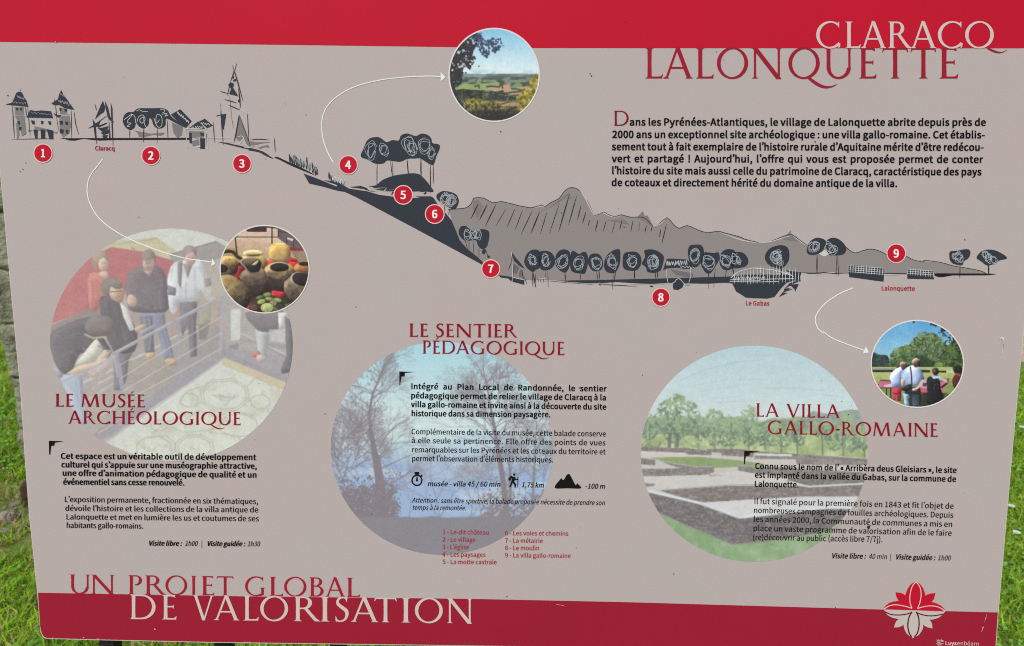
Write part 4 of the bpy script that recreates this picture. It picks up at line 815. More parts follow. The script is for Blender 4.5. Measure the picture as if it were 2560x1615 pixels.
tree_id = [0]
def tree(crown, trunks, scr, label, crown_pts=True, layer=5, n=4, loops=4, sw=1.05):
    """crown outline, trunk strokes (x0 y0 x1 y1 width), scribble ellipses"""
    tree_id[0] += 1
    t = Flat().blob(crown, n).build('tree_drawing', SLATE, layer, label=label)
    if trunks:
        f = Flat()
        for a, b, wd in trunks: f.stroke(a, b, wd, 0.02)
        f.build('trunk', (38, 39, 44), layer - 0.5, t)
    f = Flat()
    for i, (cx, cy, rx, ry) in enumerate(scr): scribble(f, cx, cy, rx, ry, loops, sw, seed=tree_id[0] * 5 + i)
    if scr: f.build('scribble', SCR, layer + 1, t)
    return t
def st(z, q, wd): a = z(q); return (a[0], a[1], wd)
def se(z, q): v = [float(x) for x in q.split()]; a = z([v[0], v[1]])[0]; return (a[0], a[1], v[2] * K, v[3] * K)
tree(z2('1040 1330 1060 1285 1090 1215 1130 1185 1200 1182 1260 1222 1310 1205 1365 1208 1385 1165 1440 1148 1510 1170 1560 1150 1610 1158 1645 1190 1655 1230 1710 1242 1718 1275 1690 1340 1665 1415 1630 1410 1590 1385 1545 1360 1500 1362 1440 1365 1380 1390 1320 1385 1265 1380 1230 1405 1160 1405 1095 1370 1050 1355'),
     [st(z2, '1180 1400 1178 1610', 1.8), st(z2, '1295 1385 1314 1540', 1.8), st(z2, '1312 1385 1318 1530', 1.2), st(z2, '1437 1365 1452 1535', 2.6), st(z2, '1556 1360 1558 1535', 3), st(z2, '1637 1412 1640 1665', 2.2), st(z2, '1662 1412 1664 1580', 2)],
     [se(z2, '1130 1290 70 90'), se(z2, '1240 1290 60 65'), se(z2, '1450 1250 75 95'), se(z2, '1485 1280 45 70'), se(z2, '1590 1250 55 80'), se(z2, '1650 1320 40 60')], 'wide clump of trees on the castle mound', loops=3)
tree(z6('1692 300 1742 268 1810 275 1862 300 1882 350 1866 402 1840 422 1800 410 1740 368 1698 340'), [st(z6, '1760 390 1760 445', 1.3), st(z6, '1803 420 1793 475', 1.3)], [se(z6, '1770 335 55 60'), se(z6, '1815 350 50 62')], 'small scribbled tree at the top of the hill edge', loops=6)
tree(z6('1880 620 1898 575 1940 567 1985 600 2040 598 2105 596 2143 622 2138 700 2120 748 2085 767 2050 740 2030 692 1990 690 1940 697 1895 660'), [st(z6, '1935 692 1962 775', 1.4), st(z6, '1970 690 1970 775', 1.5), st(z6, '2010 690 2010 812', 1.3), st(z6, '2055 750 2055 842', 1.3)], [se(z6, '1955 640 30 55'), se(z6, '2045 640 35 55'), se(z6, '2010 640 40 50')], 'ragged tree clump on the steep foot of the hill', loops=3)
Flat().ell(*z6('2098 787')[0], 4.6, 6.6, 18, 0.3).ell(*z6('2138 833')[0], 3.4, 3, 14).line(z6('2108 765 2122 800 2135 830'), 1.6).build('leaf_drawing', SLATE, 5)

# mill at the foot of the hill
c = Flat().poly(z7('274 784 300 830 350 888 388 936 340 912 292 866 280 820')).poly(z7('282 1010 380 1030 380 1072 280 1046')).poly(z7('158 990 240 1000 280 1008 268 1046 244 1018 180 1010'))
for q, wd in (('280 800 270 882', 1.6), ('270 882 244 942', 2), ('290 870 288 1010', 1.6), ('360 938 380 1072', 2.2), ('380 1000 404 1072', 1.5), ('450 960 455 1092', 2.2), ('455 965 480 1096', 3), ('478 980 474 1090', 1.6), ('500 1015 502 1050', 1.2), ('520 1018 520 1052', 1), ('545 1018 547 1054', 1.2), ('562 960 563 1010', 1), ('583 955 586 1098', 1.5)):
    a = z7(q); c.stroke(a[0], a[1], wd)
ml = c.build('mill_drawing', SLATE, 5, label='ink sketch of a small gabled building beside the hill foot')
Flat().poly(z7('288 888 340 922 312 990 292 962')).poly(z7('345 940 365 945 368 1010 330 1000')).build('grey_wash', (104, 101, 104), 4, ml)
Flat().line(z7('276 782 270 830'), 1.1).line(z7('276 1008 330 1020 382 1030'), 1.1).line(z7('284 880 278 1010'), 1.2).build('pen_highlight', (204, 208, 208), 6, ml)

# river plain and river bed
pl = Flat().poly(z7('585 1041 800 1035 1100 1030 1700 1015 2170 1000 2172 1062 2140 1056 2080 1055 1960 1063 1800 1060 1740 1060 1600 1060 1500 1066 1350 1060 1170 1048 1030 1060 950 1069 760 1056')).build('plain_drawing', SLATE, 4.5, label='dark strip of river plain under the row of trees')
Flat().poly(z7('1656 1075 1680 1036 1700 1027 1735 1040 1752 1066 1740 1096 1705 1116 1663 1112')).build('pond_drawing', SLATE, 5)
f = Flat()
for q, wd in (('1030 1068 1350 1086', 1.6), ('1140 1030 1140 1118', 1.2), ('1460 1085 1490 1086', 3.4), ('1965 1062 1966 1110', 1), ('2012 1062 2010 1098', 1.3), ('1750 1075 1810 1076', 1), ('1020 1066 1040 1076', 2)):
    a = z7(q); f.stroke(a[0], a[1], wd)
f.build('bank_stroke', (40, 41, 45), 5, pl)
Flat().line(z7('1600 1062 1640 1062 1672 1050 1690 1026 1715 1022 1735 1040 1760 1072 1750 1092 1720 1118'), 1.3, None, 4).line(z7('500 1022 560 1020'), 1.2).line(z7('520 1042 640 1040 800 1054 950 1064 1030 1058'), 1.0).line(z7('1300 1066 1480 1068 1600 1062'), 1.0).build('pen_highlight', (200, 203, 204), 6, pl)
rb = Flat().poly(z7('2130 1050 2170 1062 2200 1128 2285 1181 2360 1184') + z8('0 1184 100 1188 200 1191 262 1176 318 1102 366 1054 432 1036 440 985 300 985 0 985') + z7('2250 990 2172 1000')).poly(z8('355 946 420 958 495 964 482 1002 486 1042 440 1034 420 990')).poly(z8('480 1000 486 1040 440 1055 345 1108 390 1060 455 1032')).poly(z8('382 1070 470 1066 440 1130 432 1110 412 1088')).poly(z8('340 1108 400 1098 375 1112 420 1108 330 1140 375 1142 298 1178 345 1120')).build('river_drawing', SLATE, 5, label='dark river bed below the bridge')
f = Flat()
f.line(z7('2158 1012 2200 975 2250 950 2330 932 2408 926') + z8('60 930 120 932 250 945 335 968 425 1000'), 1.5, None, 3).line(z7('2150 1030 2300 1032 2408 1034') + z8('150 1025 300 1022 425 1020'), 1.5).line(z7('2145 1046 2408 1048') + z8('200 1046 300 1045'), 1.2)
r = random.Random(8)
for k in range(23):
    x = 2190 + k * 27.5; t = (x - 2158) / 690; top = 1008 - 4 * t * (1 - t) * 88
    f.stroke(z7([x + r.uniform(-3, 3), top - r.uniform(5, 28)])[0], z7([x + r.uniform(-8, 8), 1048 + r.uniform(0, 24)])[0], 1.3)
zigzag(f, *z7('2170 1018')[0], *z8('180 1015')[0], 4.5, 34, 0.9, 15)
f.build('bridge_drawing', (206, 210, 212), 6, label='white pen sketch of an arched bridge')

for k, (crown, tr, sc) in enumerate((
    ('380 872 400 812 440 776 480 770 512 786 520 850 515 920 480 945 450 962 400 922', [], ['450 860 42 60']),
    ('508 800 560 780 610 795 642 840 640 900 600 940 545 948 512 915', [], ['565 865 52 68']),
    ('645 880 655 815 690 775 740 770 775 800 778 880 755 945 725 968 670 935', ['730 962 735 1035 2.6'], ['708 872 62 66']),
    ('775 900 790 782 850 808 890 788 922 810 928 880 905 970 870 976 795 960', ['864 972 862 1030 1.8'], ['850 885 45 72']),
    ('926 880 945 820 985 803 1030 815 1056 870 1050 930 1010 956 960 945', ['1003 955 1012 1030 1.8', '1026 955 1025 1030 2.4'], ['1000 890 48 68']),
    ('1066 890 1090 820 1150 775 1200 770 1207 830 1200 900 1165 965 1110 970 1075 945', ['1147 968 1140 1110 1.5', '1166 960 1156 1030 2.2'], ['1137 875 52 75']),
    ('1226 890 1235 810 1275 790 1340 790 1380 825 1386 890 1350 945 1290 952 1240 935', ['1328 948 1330 1025 3.2'], ['1308 868 60 62']),
    ('1392 890 1420 830 1412 780 1470 768 1530 785 1580 830 1570 900 1550 950 1500 970 1440 960 1425 920', ['1505 962 1512 1018 2.2', '1526 955 1528 1018 2.2'], ['1490 880 62 72', '1500 870 40 55']),
    ('1787 800 1800 740 1850 727 1905 735 1926 790 1920 850 1890 895 1860 920 1820 912 1800 870', [], ['1845 820 45 78']),
    ('1900 890 1925 800 1965 795 2010 800 2050 795 2058 850 2020 920 1985 970 1950 975 1920 940', ['1965 965 1966 1010 2', '2024 930 2012 1050 1.8'], ['1965 880 60 66']),
    ('2058 860 2075 800 2110 770 2160 768 2190 785 2195 860 2170 930 2110 948 2070 915', ['2120 940 2110 1005 1.5'], ['2110 870 58 68']),
    ('2150 860 2170 800 2215 790 2265 800 2300 840 2306 885 2280 915 2220 930 2170 925', ['2170 920 2182 980 3'], ['2190 850 45 55', '2222 860 25 45']))):
    tree(z7(crown), [st(z7, ' '.join(q.split()[:4]), float(q.split()[4])) for q in tr], [se(z7, q) for q in sc], None, loops=4)
br = Flat().poly(z7('1573 948 1606 847 1700 850 1782 856 1850 930 1760 936 1690 925 1610 932')).build('barn_drawing', SLATE, 5.2, label='dark barn roof between the trees')
f = Flat(); zigzag(f, *z7('1600 890')[0], *z7('1780 880')[0], 8, 24, 1.2, 21); zigzag(f, *z7('1720 915')[0], *z7('1840 925')[0], 3, 10, 1.0, 22); f.line(z7('1606 940 1604 1000 1618 1060'), 1.2).line(z7('1810 920 1812 1000 1795 1055'), 1.2).build('pen_highlight', (190, 196, 200), 6.2, br)
Flat().poly(z7('1635 938 1835 975 1832 1006 1760 1006 1680 985')).build('grey_wash', (112, 107, 111), 4, br)
tree(z8('178 840 205 775 260 742 330 733 378 760 390 830 370 890 320 935 280 928 215 905'), [st(z8, '322 930 320 1005', 3.4)], [se(z8, '270 830 62 72'), se(z8, '280 825 50 50'), se(z8, '300 860 45 55')], 'round tree beside the bridge', loops=4)
tree(z8('538 790 560 710 610 672 660 672 705 700 690 760 640 805 580 817'), [st(z8, '625 815 622 975', 1.2), st(z8, '632 815 628 1002', 1.6)], [se(z8, '605 745 55 60'), se(z8, '610 745 28 48')], 'left of two rounded trees joined together', loops=3)
tree(z8('692 770 715 690 765 668 820 685 862 725 880 770 850 812 790 820 730 815'), [st(z8, '795 820 795 992', 1.2), st(z8, '803 820 815 1004', 1.6)], [se(z8, '735 755 48 58'), se(z8, '765 770 40 50')], 'right of two rounded trees joined together', loops=3)
Flat().poly(z8('490 966 560 970 640 968 700 963 760 970 900 972 780 978 700 972 640 976 560 978')).build('ground_line', (34, 34, 38), 5)
Flat().poly(z8('1200 970 1400 974 1400 980 1200 976')).build('ground_line', (34, 34, 38), 5)
Flat().blob(z8('1638 976 1800 975 2080 976 2165 981 2080 990 1900 991 1790 992 1720 1004 1660 1003'), 3).build('ground_line', (34, 34, 38), 5)
ro = Flat().poly(z8('898 965 905 1006 1050 1025 1199 1046 1202 985')).poly(z8('900 905 1000 908 1198 935 1200 985 898 970')).build('ruin_drawing', SLATE, 5, label='larger of two dark blocks with a white grid')
f = Flat()
for k in range(13): x = 915 + k * 23; f.stroke(z8([x, 893 + k * 2.5])[0], z8([x - 4, 968 + k * 2])[0], 1.4)
for k in range(4): f.stroke(z8([885, 908 + k * 17])[0], z8([1205, 930 + k * 18])[0], 1.4)
f.build('white_grid', (196, 202, 206), 6, ro)
ro = Flat().poly(z8('1400 935 1500 950 1636 960 1632 1025 1404 1020')).build('ruin_drawing', SLATE, 5, label='smaller of two dark blocks with a white grid')
f = Flat()
for k in range(11): x = 1408 + k * 22; f.stroke(z8([x, 922 + k * 3.5])[0], z8([x - 3, 988 + k * 2.5])[0], 1.4)
for k in range(3): f.stroke(z8([1392, 938 + k * 18])[0], z8([1640, 955 + k * 16])[0], 1.4)
f.build('white_grid', (196, 202, 206), 6, ro)
Flat().line(z8('1205 985 1330 990'), 1.2).line(z8('620 985 700 972 780 968'), 1.2).build('pen_highlight', (200, 203, 204), 6, ro)
tree(z8('1765 835 1770 788 1830 780 1890 768 1932 770 1946 800 1930 842 1892 868 1872 904 1800 892 1772 862'), [st(z8, '1857 905 1855 1022', 2.2)], [se(z8, '1845 835 48 58'), se(z8, '1830 830 50 35')], 'blocky tree near the right end of the valley', loops=3)
tree(z8('1998 838 2040 786 2100 770 2180 785 2262 842 2192 864 2140 895 2090 906 2040 872'), [st(z8, '2102 900 2103 990', 3.4)], [se(z8, '2100 840 45 55'), se(z8, '2145 860 40 40'), se(z8, '2075 815 35 40')], 'pointed leaf shaped tree at the right end of the valley', loops=3)

# wear on the sheet: specks of dirt, chips and scratches
r = random.Random(11)
f = Flat()
for x, y, q in ((1475, 184, 1.5), (1478.5, 190, 1.6), (1791, 129, 1.1), (1809, 149, 1.2), (1252, 329, 1.7), (2411, 599, 1.8), (765, 287, 1.3), (65, 407, 1.2), (58, 423, 1.4), (51, 428, 1.2), (1606, 937, 1.5), (1448, 969, 1.4), (1684, 1434, 1.6), (1440, 1369, 1.3), (1267, 1490, 1.6), (347.5, 543, 1.1), (890, 767, 1.4), (2037, 354, 2), (813, 1034, 1.2), (930, 1286, 1.2), (1075, 1238, 1.2), (1563, 55, 1.3), (2104, 1003, 1.3), (2120, 1036, 1.5), (1904, 1090, 1.4), (1740, 880, 1.0), (1404, 532, 1.2), (1560, 568, 1.3), (2088, 1518, 1.4)):
    f.ell(x, y, q, q * r.uniform(.6, 1.1), 8, r.uniform(0, 3))
for _ in range(26): q = r.uniform(.5, .9); f.ell(r.uniform(60, 2480), r.uniform(140, 1500), q, q, 6)
f.build('dirt_speck', (58, 52, 50), 9)
Flat().blob([(2166, 1318), (2170, 1313), (2176, 1314), (2178, 1309), (2174, 1317), (2173, 1322), (2169, 1320)], 2).build('dirt_speck', (60, 48, 36), 9, label='brown dirt clot on the villa text')
f = Flat().line([(2498, 848), (2503, 844), (2507, 848), (2507, 862), (2505, 884)], 4.2, 'both', 4); f.build('scuff_mark', (206, 212, 210), 9, label='pale scuff beside the photo of people')
Flat().line([(2507.5, 848), (2508, 858), (2506, 876)], 1.2, 'both', 3).build('scuff_mark', (92, 90, 90), 10)
f = Flat().line([(2466.5, 1533), (2463, 1545), (2460, 1553)], 1.3, 'both').line([(2457, 1566), (2455, 1572), (2452, 1580)], 1.2, 'both').ell(2456.5, 1568, 1.6, 2.2, 10)
for x, y, wd in ((133, 1594.6, 5), (210, 1593, 3), (246.5, 1596.5, 4), (388, 1572, 3), (616, 1605, 10), (625, 1604.6, 5), (740, 1608, 3), (140, 105, 2), (1664, 1536, 0)):
    if wd: f.line([(x - wd / 2, y - .6), (x, y + .4), (x + wd / 2, y)], 1.8)
f.line([(387, 1570), (391, 1573)], 1.0).line([(1390, 1510), (1410, 1513)], 0.9).build('paint_chip', (206, 176, 172), 9)

# ------------------------------------------------------------------ printed photographs: pigment laid down point by point
class Pic:
    """a printed photograph: one colour per point of a fine grid, in photo pixels"""
    def __init__(s, cx, cy, rx, ry, step):
        s.c = (cx, cy, rx, ry); s.step = step; s.relief = 0.0
        nx, ny = int(2 * rx / step) + 3, int(2 * ry / step) + 3
        s.X, s.Y = np.meshgrid(cx - rx - step + np.arange(nx) * step, cy - ry - step + np.arange(ny) * step)
        s.col = np.zeros(s.X.shape + (3,)); s.col[:] = (150, 150, 150)
    def noise(s, scale, seed=0, oct=4, stretch=(1, 1)):
        r = 0; tot = 0
        for k in range(oct):
            q = 2 ** k; P = np.stack([s.X.ravel() / scale * q * stretch[0], s.Y.ravel() / scale * q * stretch[1], np.full(s.X.size, 0.5)], 1)
            r = r + value_noise3(P + 31.7 * seed + 7 * k, seed + k).reshape(s.X.shape) / q ** .8; tot += 1 / q ** .8
        r = r / tot
        return np.clip(.5 + (r - r.mean()) / max(r.std(), 1e-6) * .17, 0, 1)
    def model(s, m):
        """roundness of a thing in the picture: lit towards the upper left, dimmer at its rim"""
        if not s.relief: return
        i = np.where(m.max(1) > .02)[0]; j = np.where(m.max(0) > .02)[0]
        if len(i) < 3 or len(j) < 3: return
        pad = 8; i0, i1 = max(0, i[0] - pad), i[-1] + pad; j0, j1 = max(0, j[0] - pad), j[-1] + pad
        q = m[i0:i1, j0:j1]; b = q
        k = 2 if min(len(i), len(j)) < 18 else 4
        for _ in range(2):
            for ax in (0, 1): b = sum(np.roll(b, d, ax) for d in range(-k, k + 1)) / (2 * k + 1)
        e = np.roll(b, (-k, -k), (0, 1)) - np.roll(b, (k, k), (0, 1))
        s.col[i0:i1, j0:j1] *= (1 + s.relief * q * (np.clip(e * .55, -.3, .3) + .22 * (b - .8)))[..., None]
    def put(s, m, c):
        m = np.clip(m, 0, 1)[..., None]; s.col = s.col * (1 - m) + np.asarray(c, float) * m
    def mask(s, pts):
        p = np.asarray(pts, float); m = np.zeros(s.X.shape)
        x0, y0 = p.min(0) - 2 * s.step; x1, y1 = p.max(0) + 2 * s.step
        i = np.where((s.Y[:, 0] >= y0) & (s.Y[:, 0] <= y1))[0]; j = np.where((s.X[0] >= x0) & (s.X[0] <= x1))[0]
        if len(i) == 0 or len(j) == 0: return m
        sub = np.ix_(i, j); acc = 0
        for ox, oy in ((-.25, -.25), (.25, -.25), (-.25, .25), (.25, .25)):
            X = s.X[sub] + ox * s.step; Y = s.Y[sub] + oy * s.step; ins = np.zeros(X.shape, bool)
            for a, b in zip(p, np.roll(p, -1, 0)):
                if a[1] == b[1]: continue
                ins ^= ((a[1] > Y) != (b[1] > Y)) & (X < (b[0] - a[0]) * (Y - a[1]) / (b[1] - a[1]) + a[0])
            acc = acc + ins
        m[sub] = acc / 4.0
        return m
    def poly(s, pts, c, sm=0, a=1.0, mod=None):
        m = s.mask(smooth(pts, sm) if sm else pts) * a
        if mod is not None: m = m * mod
        s.put(m, c)
        if a > .7 and mod is None: s.model(m)
        return m
    def shade(s, m, c0, c1, t):
        t = np.clip(t, 0, 1)[..., None]; s.put(m, np.asarray(c0, float) * (1 - t) + np.asarray(c1, float) * t)
        s.model(np.clip(m, 0, 1))
    def ell(s, cx, cy, rx, ry, c, a=1.0, rot=0.0, soft=None):
        x, y = s.X - cx, s.Y - cy; u = x * math.cos(rot) + y * math.sin(rot); v = -x * math.sin(rot) + y * math.cos(rot)
        d = (1 - np.sqrt((u / rx) ** 2 + (v / ry) ** 2)) * min(rx, ry) / (soft or s.step) + 0.5
        m = np.clip(d, 0, 1) * a
        if c is not None:
            s.put(m, c)
            if a > .7: s.model(m)
        return m
    def line(s, pts, wd, c, a=1.0, w1=None):
        p = np.asarray(pts, float); n = len(p) - 1; pad = max(wd, w1 or 0) + 2 * s.step
        x0, y0 = p.min(0) - pad; x1, y1 = p.max(0) + pad
        o = (s.X[0, 0], s.Y[0, 0])
        j0, j1 = max(0, int((x0 - o[0]) / s.step)), min(s.X.shape[1], int((x1 - o[0]) / s.step) + 2)
        i0, i1 = max(0, int((y0 - o[1]) / s.step)), min(s.X.shape[0], int((y1 - o[1]) / s.step) + 2)
        if i1 <= i0 or j1 <= j0: return
        X, Y = s.X[i0:i1, j0:j1], s.Y[i0:i1, j0:j1]; best = np.full(X.shape, -1e9)
        for k in range(n):
            A, d = p[k], p[k + 1] - p[k]; L = max(d @ d, 1e-9)
            wa = wd if w1 is None else wd + (w1 - wd) * k / n; wb = wd if w1 is None else wd + (w1 - wd) * (k + 1) / n
            t = np.clip(((X - A[0]) * d[0] + (Y - A[1]) * d[1]) / L, 0, 1)
            best = np.maximum(best, (wa + (wb - wa) * t) / 2 - np.hypot(X - A[0] - t * d[0], Y - A[1] - t * d[1]))
        m = (np.clip(best / s.step + 0.5, 0, 1) * min(1.0, a))[..., None]
        s.col[i0:i1, j0:j1] = s.col[i0:i1, j0:j1] * (1 - m) + np.asarray(c, float) * m
    def foliage(s, m, dark, light, scale, seed, contrast=2.2, bias=0.5, ragged=0.0):
        n = .5 * s.noise(scale, seed, 3) + .5 * s.noise(max(3.4, scale * .36), seed + 3, 2)
        if ragged: m = m * np.clip((s.noise(scale * .8, seed + 50, 3) - ragged) * 9 + .5, 0, 1)
        s.shade(m, dark, light, (n - bias) * contrast + 0.5); return m
    def clumps(s, cx, cy, rx, ry, dark, light, seed, n=30, size=0.22, scale=10):
        """a crown made of overlapping leaf clumps with a ragged rim"""
        r = random.Random(seed); m = np.zeros(s.X.shape)
        for _ in range(n):
            a = r.uniform(0, 2 * math.pi); q = math.sqrt(r.random())
            m = np.maximum(m, s.ell(cx + rx * q * math.cos(a) * .85, cy + ry * q * math.sin(a) * .85, rx * size * r.uniform(.6, 1.5), ry * size * r.uniform(.6, 1.4), None))
        rag = np.clip((s.noise(max(3.2, scale * .45), seed + 9, 2) - .33) * 7, 0, 1)
        m = m * rag; nn = .45 * s.noise(scale, seed, 3) + .55 * s.noise(max(3.4, scale * .42), seed + 4, 2) + 0.16 * (cy - s.Y) / ry
        s.shade(m, dark, light, (nn - .45) * 2.6 + .5); return m
    def branch(s, x, y, ang, ln, wd, c, depth, r, spread=0.5, a=0.85, shrink=0.74):
        pts = [(x, y)]; an = ang
        for _ in range(3):
            an += r.uniform(-.13, .13); x += math.cos(an) * ln / 3; y += math.sin(an) * ln / 3; pts.append((x, y))
        s.line(pts, wd, c, a * min(1.0, max(.42, wd / s.step * .8)), wd * .72)
        if depth > 0:
            for k in range(3 if depth > 2 else 2):
                s.branch(x, y, an + r.uniform(-spread, spread) * (1.3 if k else .6), ln * r.uniform(shrink - .12, shrink + .1), wd * .66, c, depth - 1, r, spread, a, shrink)
    def build(s, name, layer, rim=None, rim_w=3.0, label=None, soften=0.5, fade=0.0, detail=0.0, passes=1, sat=0.84):
        g_ = s.col.mean(2, keepdims=True); s.col = g_ + (s.col - g_) * sat
        if detail:
            t = ((s.noise(4.2, 201, 2) - .5) * 46 + (s.noise(11, 202, 3) - .5) * 40 + (s.noise(40, 203, 2) - .5) * 26) * detail
            s.col = s.col + t[..., None] * (.45 + .55 * s.col / 200)
        for _ in range(passes if soften else 0):
            c = s.col; k = soften / 4
            c = c * (1 - soften) + k * (np.roll(c, 1, 0) + np.roll(c, -1, 0) + np.roll(c, 1, 1) + np.roll(c, -1, 1)); s.col = c
        if fade: s.col = s.col * (1 - fade) + np.array((184, 177, 176)) * fade
        g = rng.normal(0, 1.6, s.X.shape)[..., None] + rng.normal(0, 1.0, s.col.shape); s.col = np.clip(s.col + g, 3, 250)
        cx, cy, rx, ry = s.c; n1 = ((s.X - cx) / rx) ** 2 + ((s.Y - cy) / ry) ** 2
        rr = np.sqrt(n1); ny, nx = s.X.shape
        near = rr <= 1 + 1.6 * s.step / min(rx, ry)
        f = np.where(rr > 1, 1 / np.maximum(rr, 1e-6), 1.0)             # pull the outermost points onto the round edge
        X = cx + (s.X - cx) * f; Y = cy + (s.Y - cy) * f
        quad = near[:-1, :-1] & near[1:, :-1] & near[1:, 1:] & near[:-1, 1:] & ((rr[:-1, :-1] < 1) | (rr[1:, :-1] < 1) | (rr[1:, 1:] < 1) | (rr[:-1, 1:] < 1))
        idx = np.arange(nx * ny).reshape(ny, nx)
        q = np.stack([idx[1:, :-1][quad], idx[1:, 1:][quad], idx[:-1, 1:][quad], idx[:-1, :-1][quad]], 1)
        used = np.unique(q); mp = np.full(nx * ny, -1); mp[used] = np.arange(len(used)); q = mp[q]
        xy = B(np.stack([X.ravel()[used], Y.ravel()[used]], 1)); V = np.concatenate([xy, np.full((len(xy), 1), layer * LAYER)], 1)
        me = np_mesh(name, V, q.ravel(), np.arange(len(q)) * 4, ink(s.col.reshape(-1, 3)[used]))
        o = link(name, me, PHOTO, panel)
        if label: o['label'] = label
        if rim: Flat().ring(cx, cy, rx + rim_w / 2, ry + rim_w / 2, rim_w, 120).build('photo_border', rim, layer + .6, o)
        return o
PHOTO = attr_mat('photo_print', 0.5, 0.22)
RIM = (216, 212, 211)

# 1. the view over the valley
L = Z(1110, 60, 250 / 1489)
p = Pic(1235.3, 187.5, 112.6, 116.0, 1.35)
ty = (p.Y - 60) / (250 / 1489)
p.shade(np.ones(p.X.shape), (118, 188, 232), (206, 228, 238), (ty - 60) / 620)
p.put(np.clip((p.noise(22, 3) - .42) * 5, 0, 1) * np.clip((ty - 670) / 60, 0, 1) * (ty < 760), (160, 196, 214))
far = (ty > 742 + 18 * (p.noise(16, 4) - .5)) * 1.0
p.shade(far, (62, 76, 76), (128, 140, 122), (p.noise(9, 5, stretch=(.5, 1.4)) - .5) * 2.6 + .42); p.put(far * np.clip(1 - (ty - 740) / 90, 0, 1) * .65, (128, 148, 160))
p.poly(L('180 945 300 890 470 905 560 888 700 880 800 866 830 890 800 935 740 925 640 955 560 985 380 975 200 975'), (142, 166, 96), 2)
p.poly(L('480 850 540 810 560 850 530 900 500 890'), (120, 150, 90), 2)
p.poly(L('600 965 860 905 980 900 990 950 1130 935 1290 925 1240 1000 1140 1050 1010 1052 900 1030 760 1005'), (190, 146, 116), 1)
p.poly(L('985 955 1080 880 1165 875 1160 925 1080 950 1040 972'), (110, 152, 92), 1)
p.poly(L('560 980 700 950 840 945 640 985'), (160, 165, 110))
for q in ('640 935 700 925 820 940', '1010 965 1070 968 1150 985', '900 1035 1010 1018 1140 1005', '830 920 870 915 870 950', '460 930 520 915 525 950', '1150 880 1270 890 1270 915'): p.line(L(q), 4.5, (62, 76, 66), .9)
p.foliage(p.mask(L('160 985 300 965 420 990 520 985 640 1010 760 1010 880 985 910 1030 1000 1060 1080 1050 1110 1100 1090 1145 700 1140 400 1110 180 1110')), (34, 42, 40), (98, 110, 70), 11, 7, 2.6, .55)
p.poly(L('740 1155 900 1140 1110 1145 1130 1225 860 1225'), (172, 138, 100)); p.line(L('830 1200 960 1165 1000 1160'), 3, (80, 70, 60)); p.line(L('700 1140 1100 1162'), 2.5, (96, 86, 66))
p.foliage(p.mask(L('640 1040 1085 1090 1080 1140 640 1120')), (40, 44, 48), (62, 68, 58), 9, 9)
p.clumps(*L('940 1100')[0], 5, 8, (70, 80, 60), (120, 130, 90), 3, 8, .5, 5); p.clumps(*L('620 1085')[0], 7, 9, (66, 76, 58), (112, 122, 84), 4, 8, .5, 5)
p.foliage(p.mask(L('200 1200 330 1110 480 1095 600 1130 700 1160 830 1180 850 1225 1100 1225 1160 1360 700 1380 350 1360')), (40, 38, 30), (158, 146, 62), 11, 11, 3.0, .5)
p.put(np.clip((ty - 1240 - 60 * (p.noise(12, 13) - .3)) / 60, 0, 1), (42, 38, 42))
p.put(np.clip((p.noise(4, 21, stretch=(2.2, .6)) - .62) * 6, 0, 1) * (ty > 1200) * (ty < 1360) * .7, (120, 116, 76))
p.foliage(p.mask(smooth(L('1445 740 1380 765 1300 790 1270 880 1285 930 1180 965 1140 1040 1080 1085 1085 1140 1135 1200 1125 1260 1180 1330 1445 1200'), 3)), (96, 86, 28), (192, 176, 66), 10, 15, 2.8, .5)
lt = p.mask(smooth(L('470 100 505 190 495 300 440 400 425 470 395 540 410 620 385 690 330 640 280 690 290 740 255 770 272 860 210 930 170 990 215 1090 300 1260 60 1200 40 500 200 250'), 2))
p.put(lt * np.clip((p.noise(5, 17) - .26) * 12, 0, 1), (40, 37, 44))
for (x, y, rx, ry, n, sd) in ((560, 300, 110, 130, 40, 1), (720, 290, 110, 85, 44, 2), (600, 430, 70, 70, 20, 3), (780, 360, 60, 60, 18, 4), (430, 540, 60, 60, 16, 6), (260, 700, 60, 60, 14, 8), (520, 190, 50, 80, 18, 9)):
    r = random.Random(sd)
    for _ in range(n):
        a, b = L([x + r.gauss(0, rx * .5), y + r.gauss(0, ry * .5)])[0]; p.ell(a, b, r.uniform(1.5, 4.2), r.uniform(1.3, 3.6), (48, 62, 98) if x > 480 else (40, 38, 46), .9, r.uniform(0, 3))
for q, c in (('290 395', (190, 205, 215)), ('330 515', (120, 125, 135)), ('265 630', (205, 212, 222)), ('290 600', (205, 212, 222)), ('230 640', (190, 196, 206)), ('310 660', (200, 210, 220))): p.ell(*L(q)[0], 4, 3, c, .85, .4)
p.build('round_photo', 4, RIM, 3.4, 'round photo of a wide green valley under a blue sky', detail=.22)

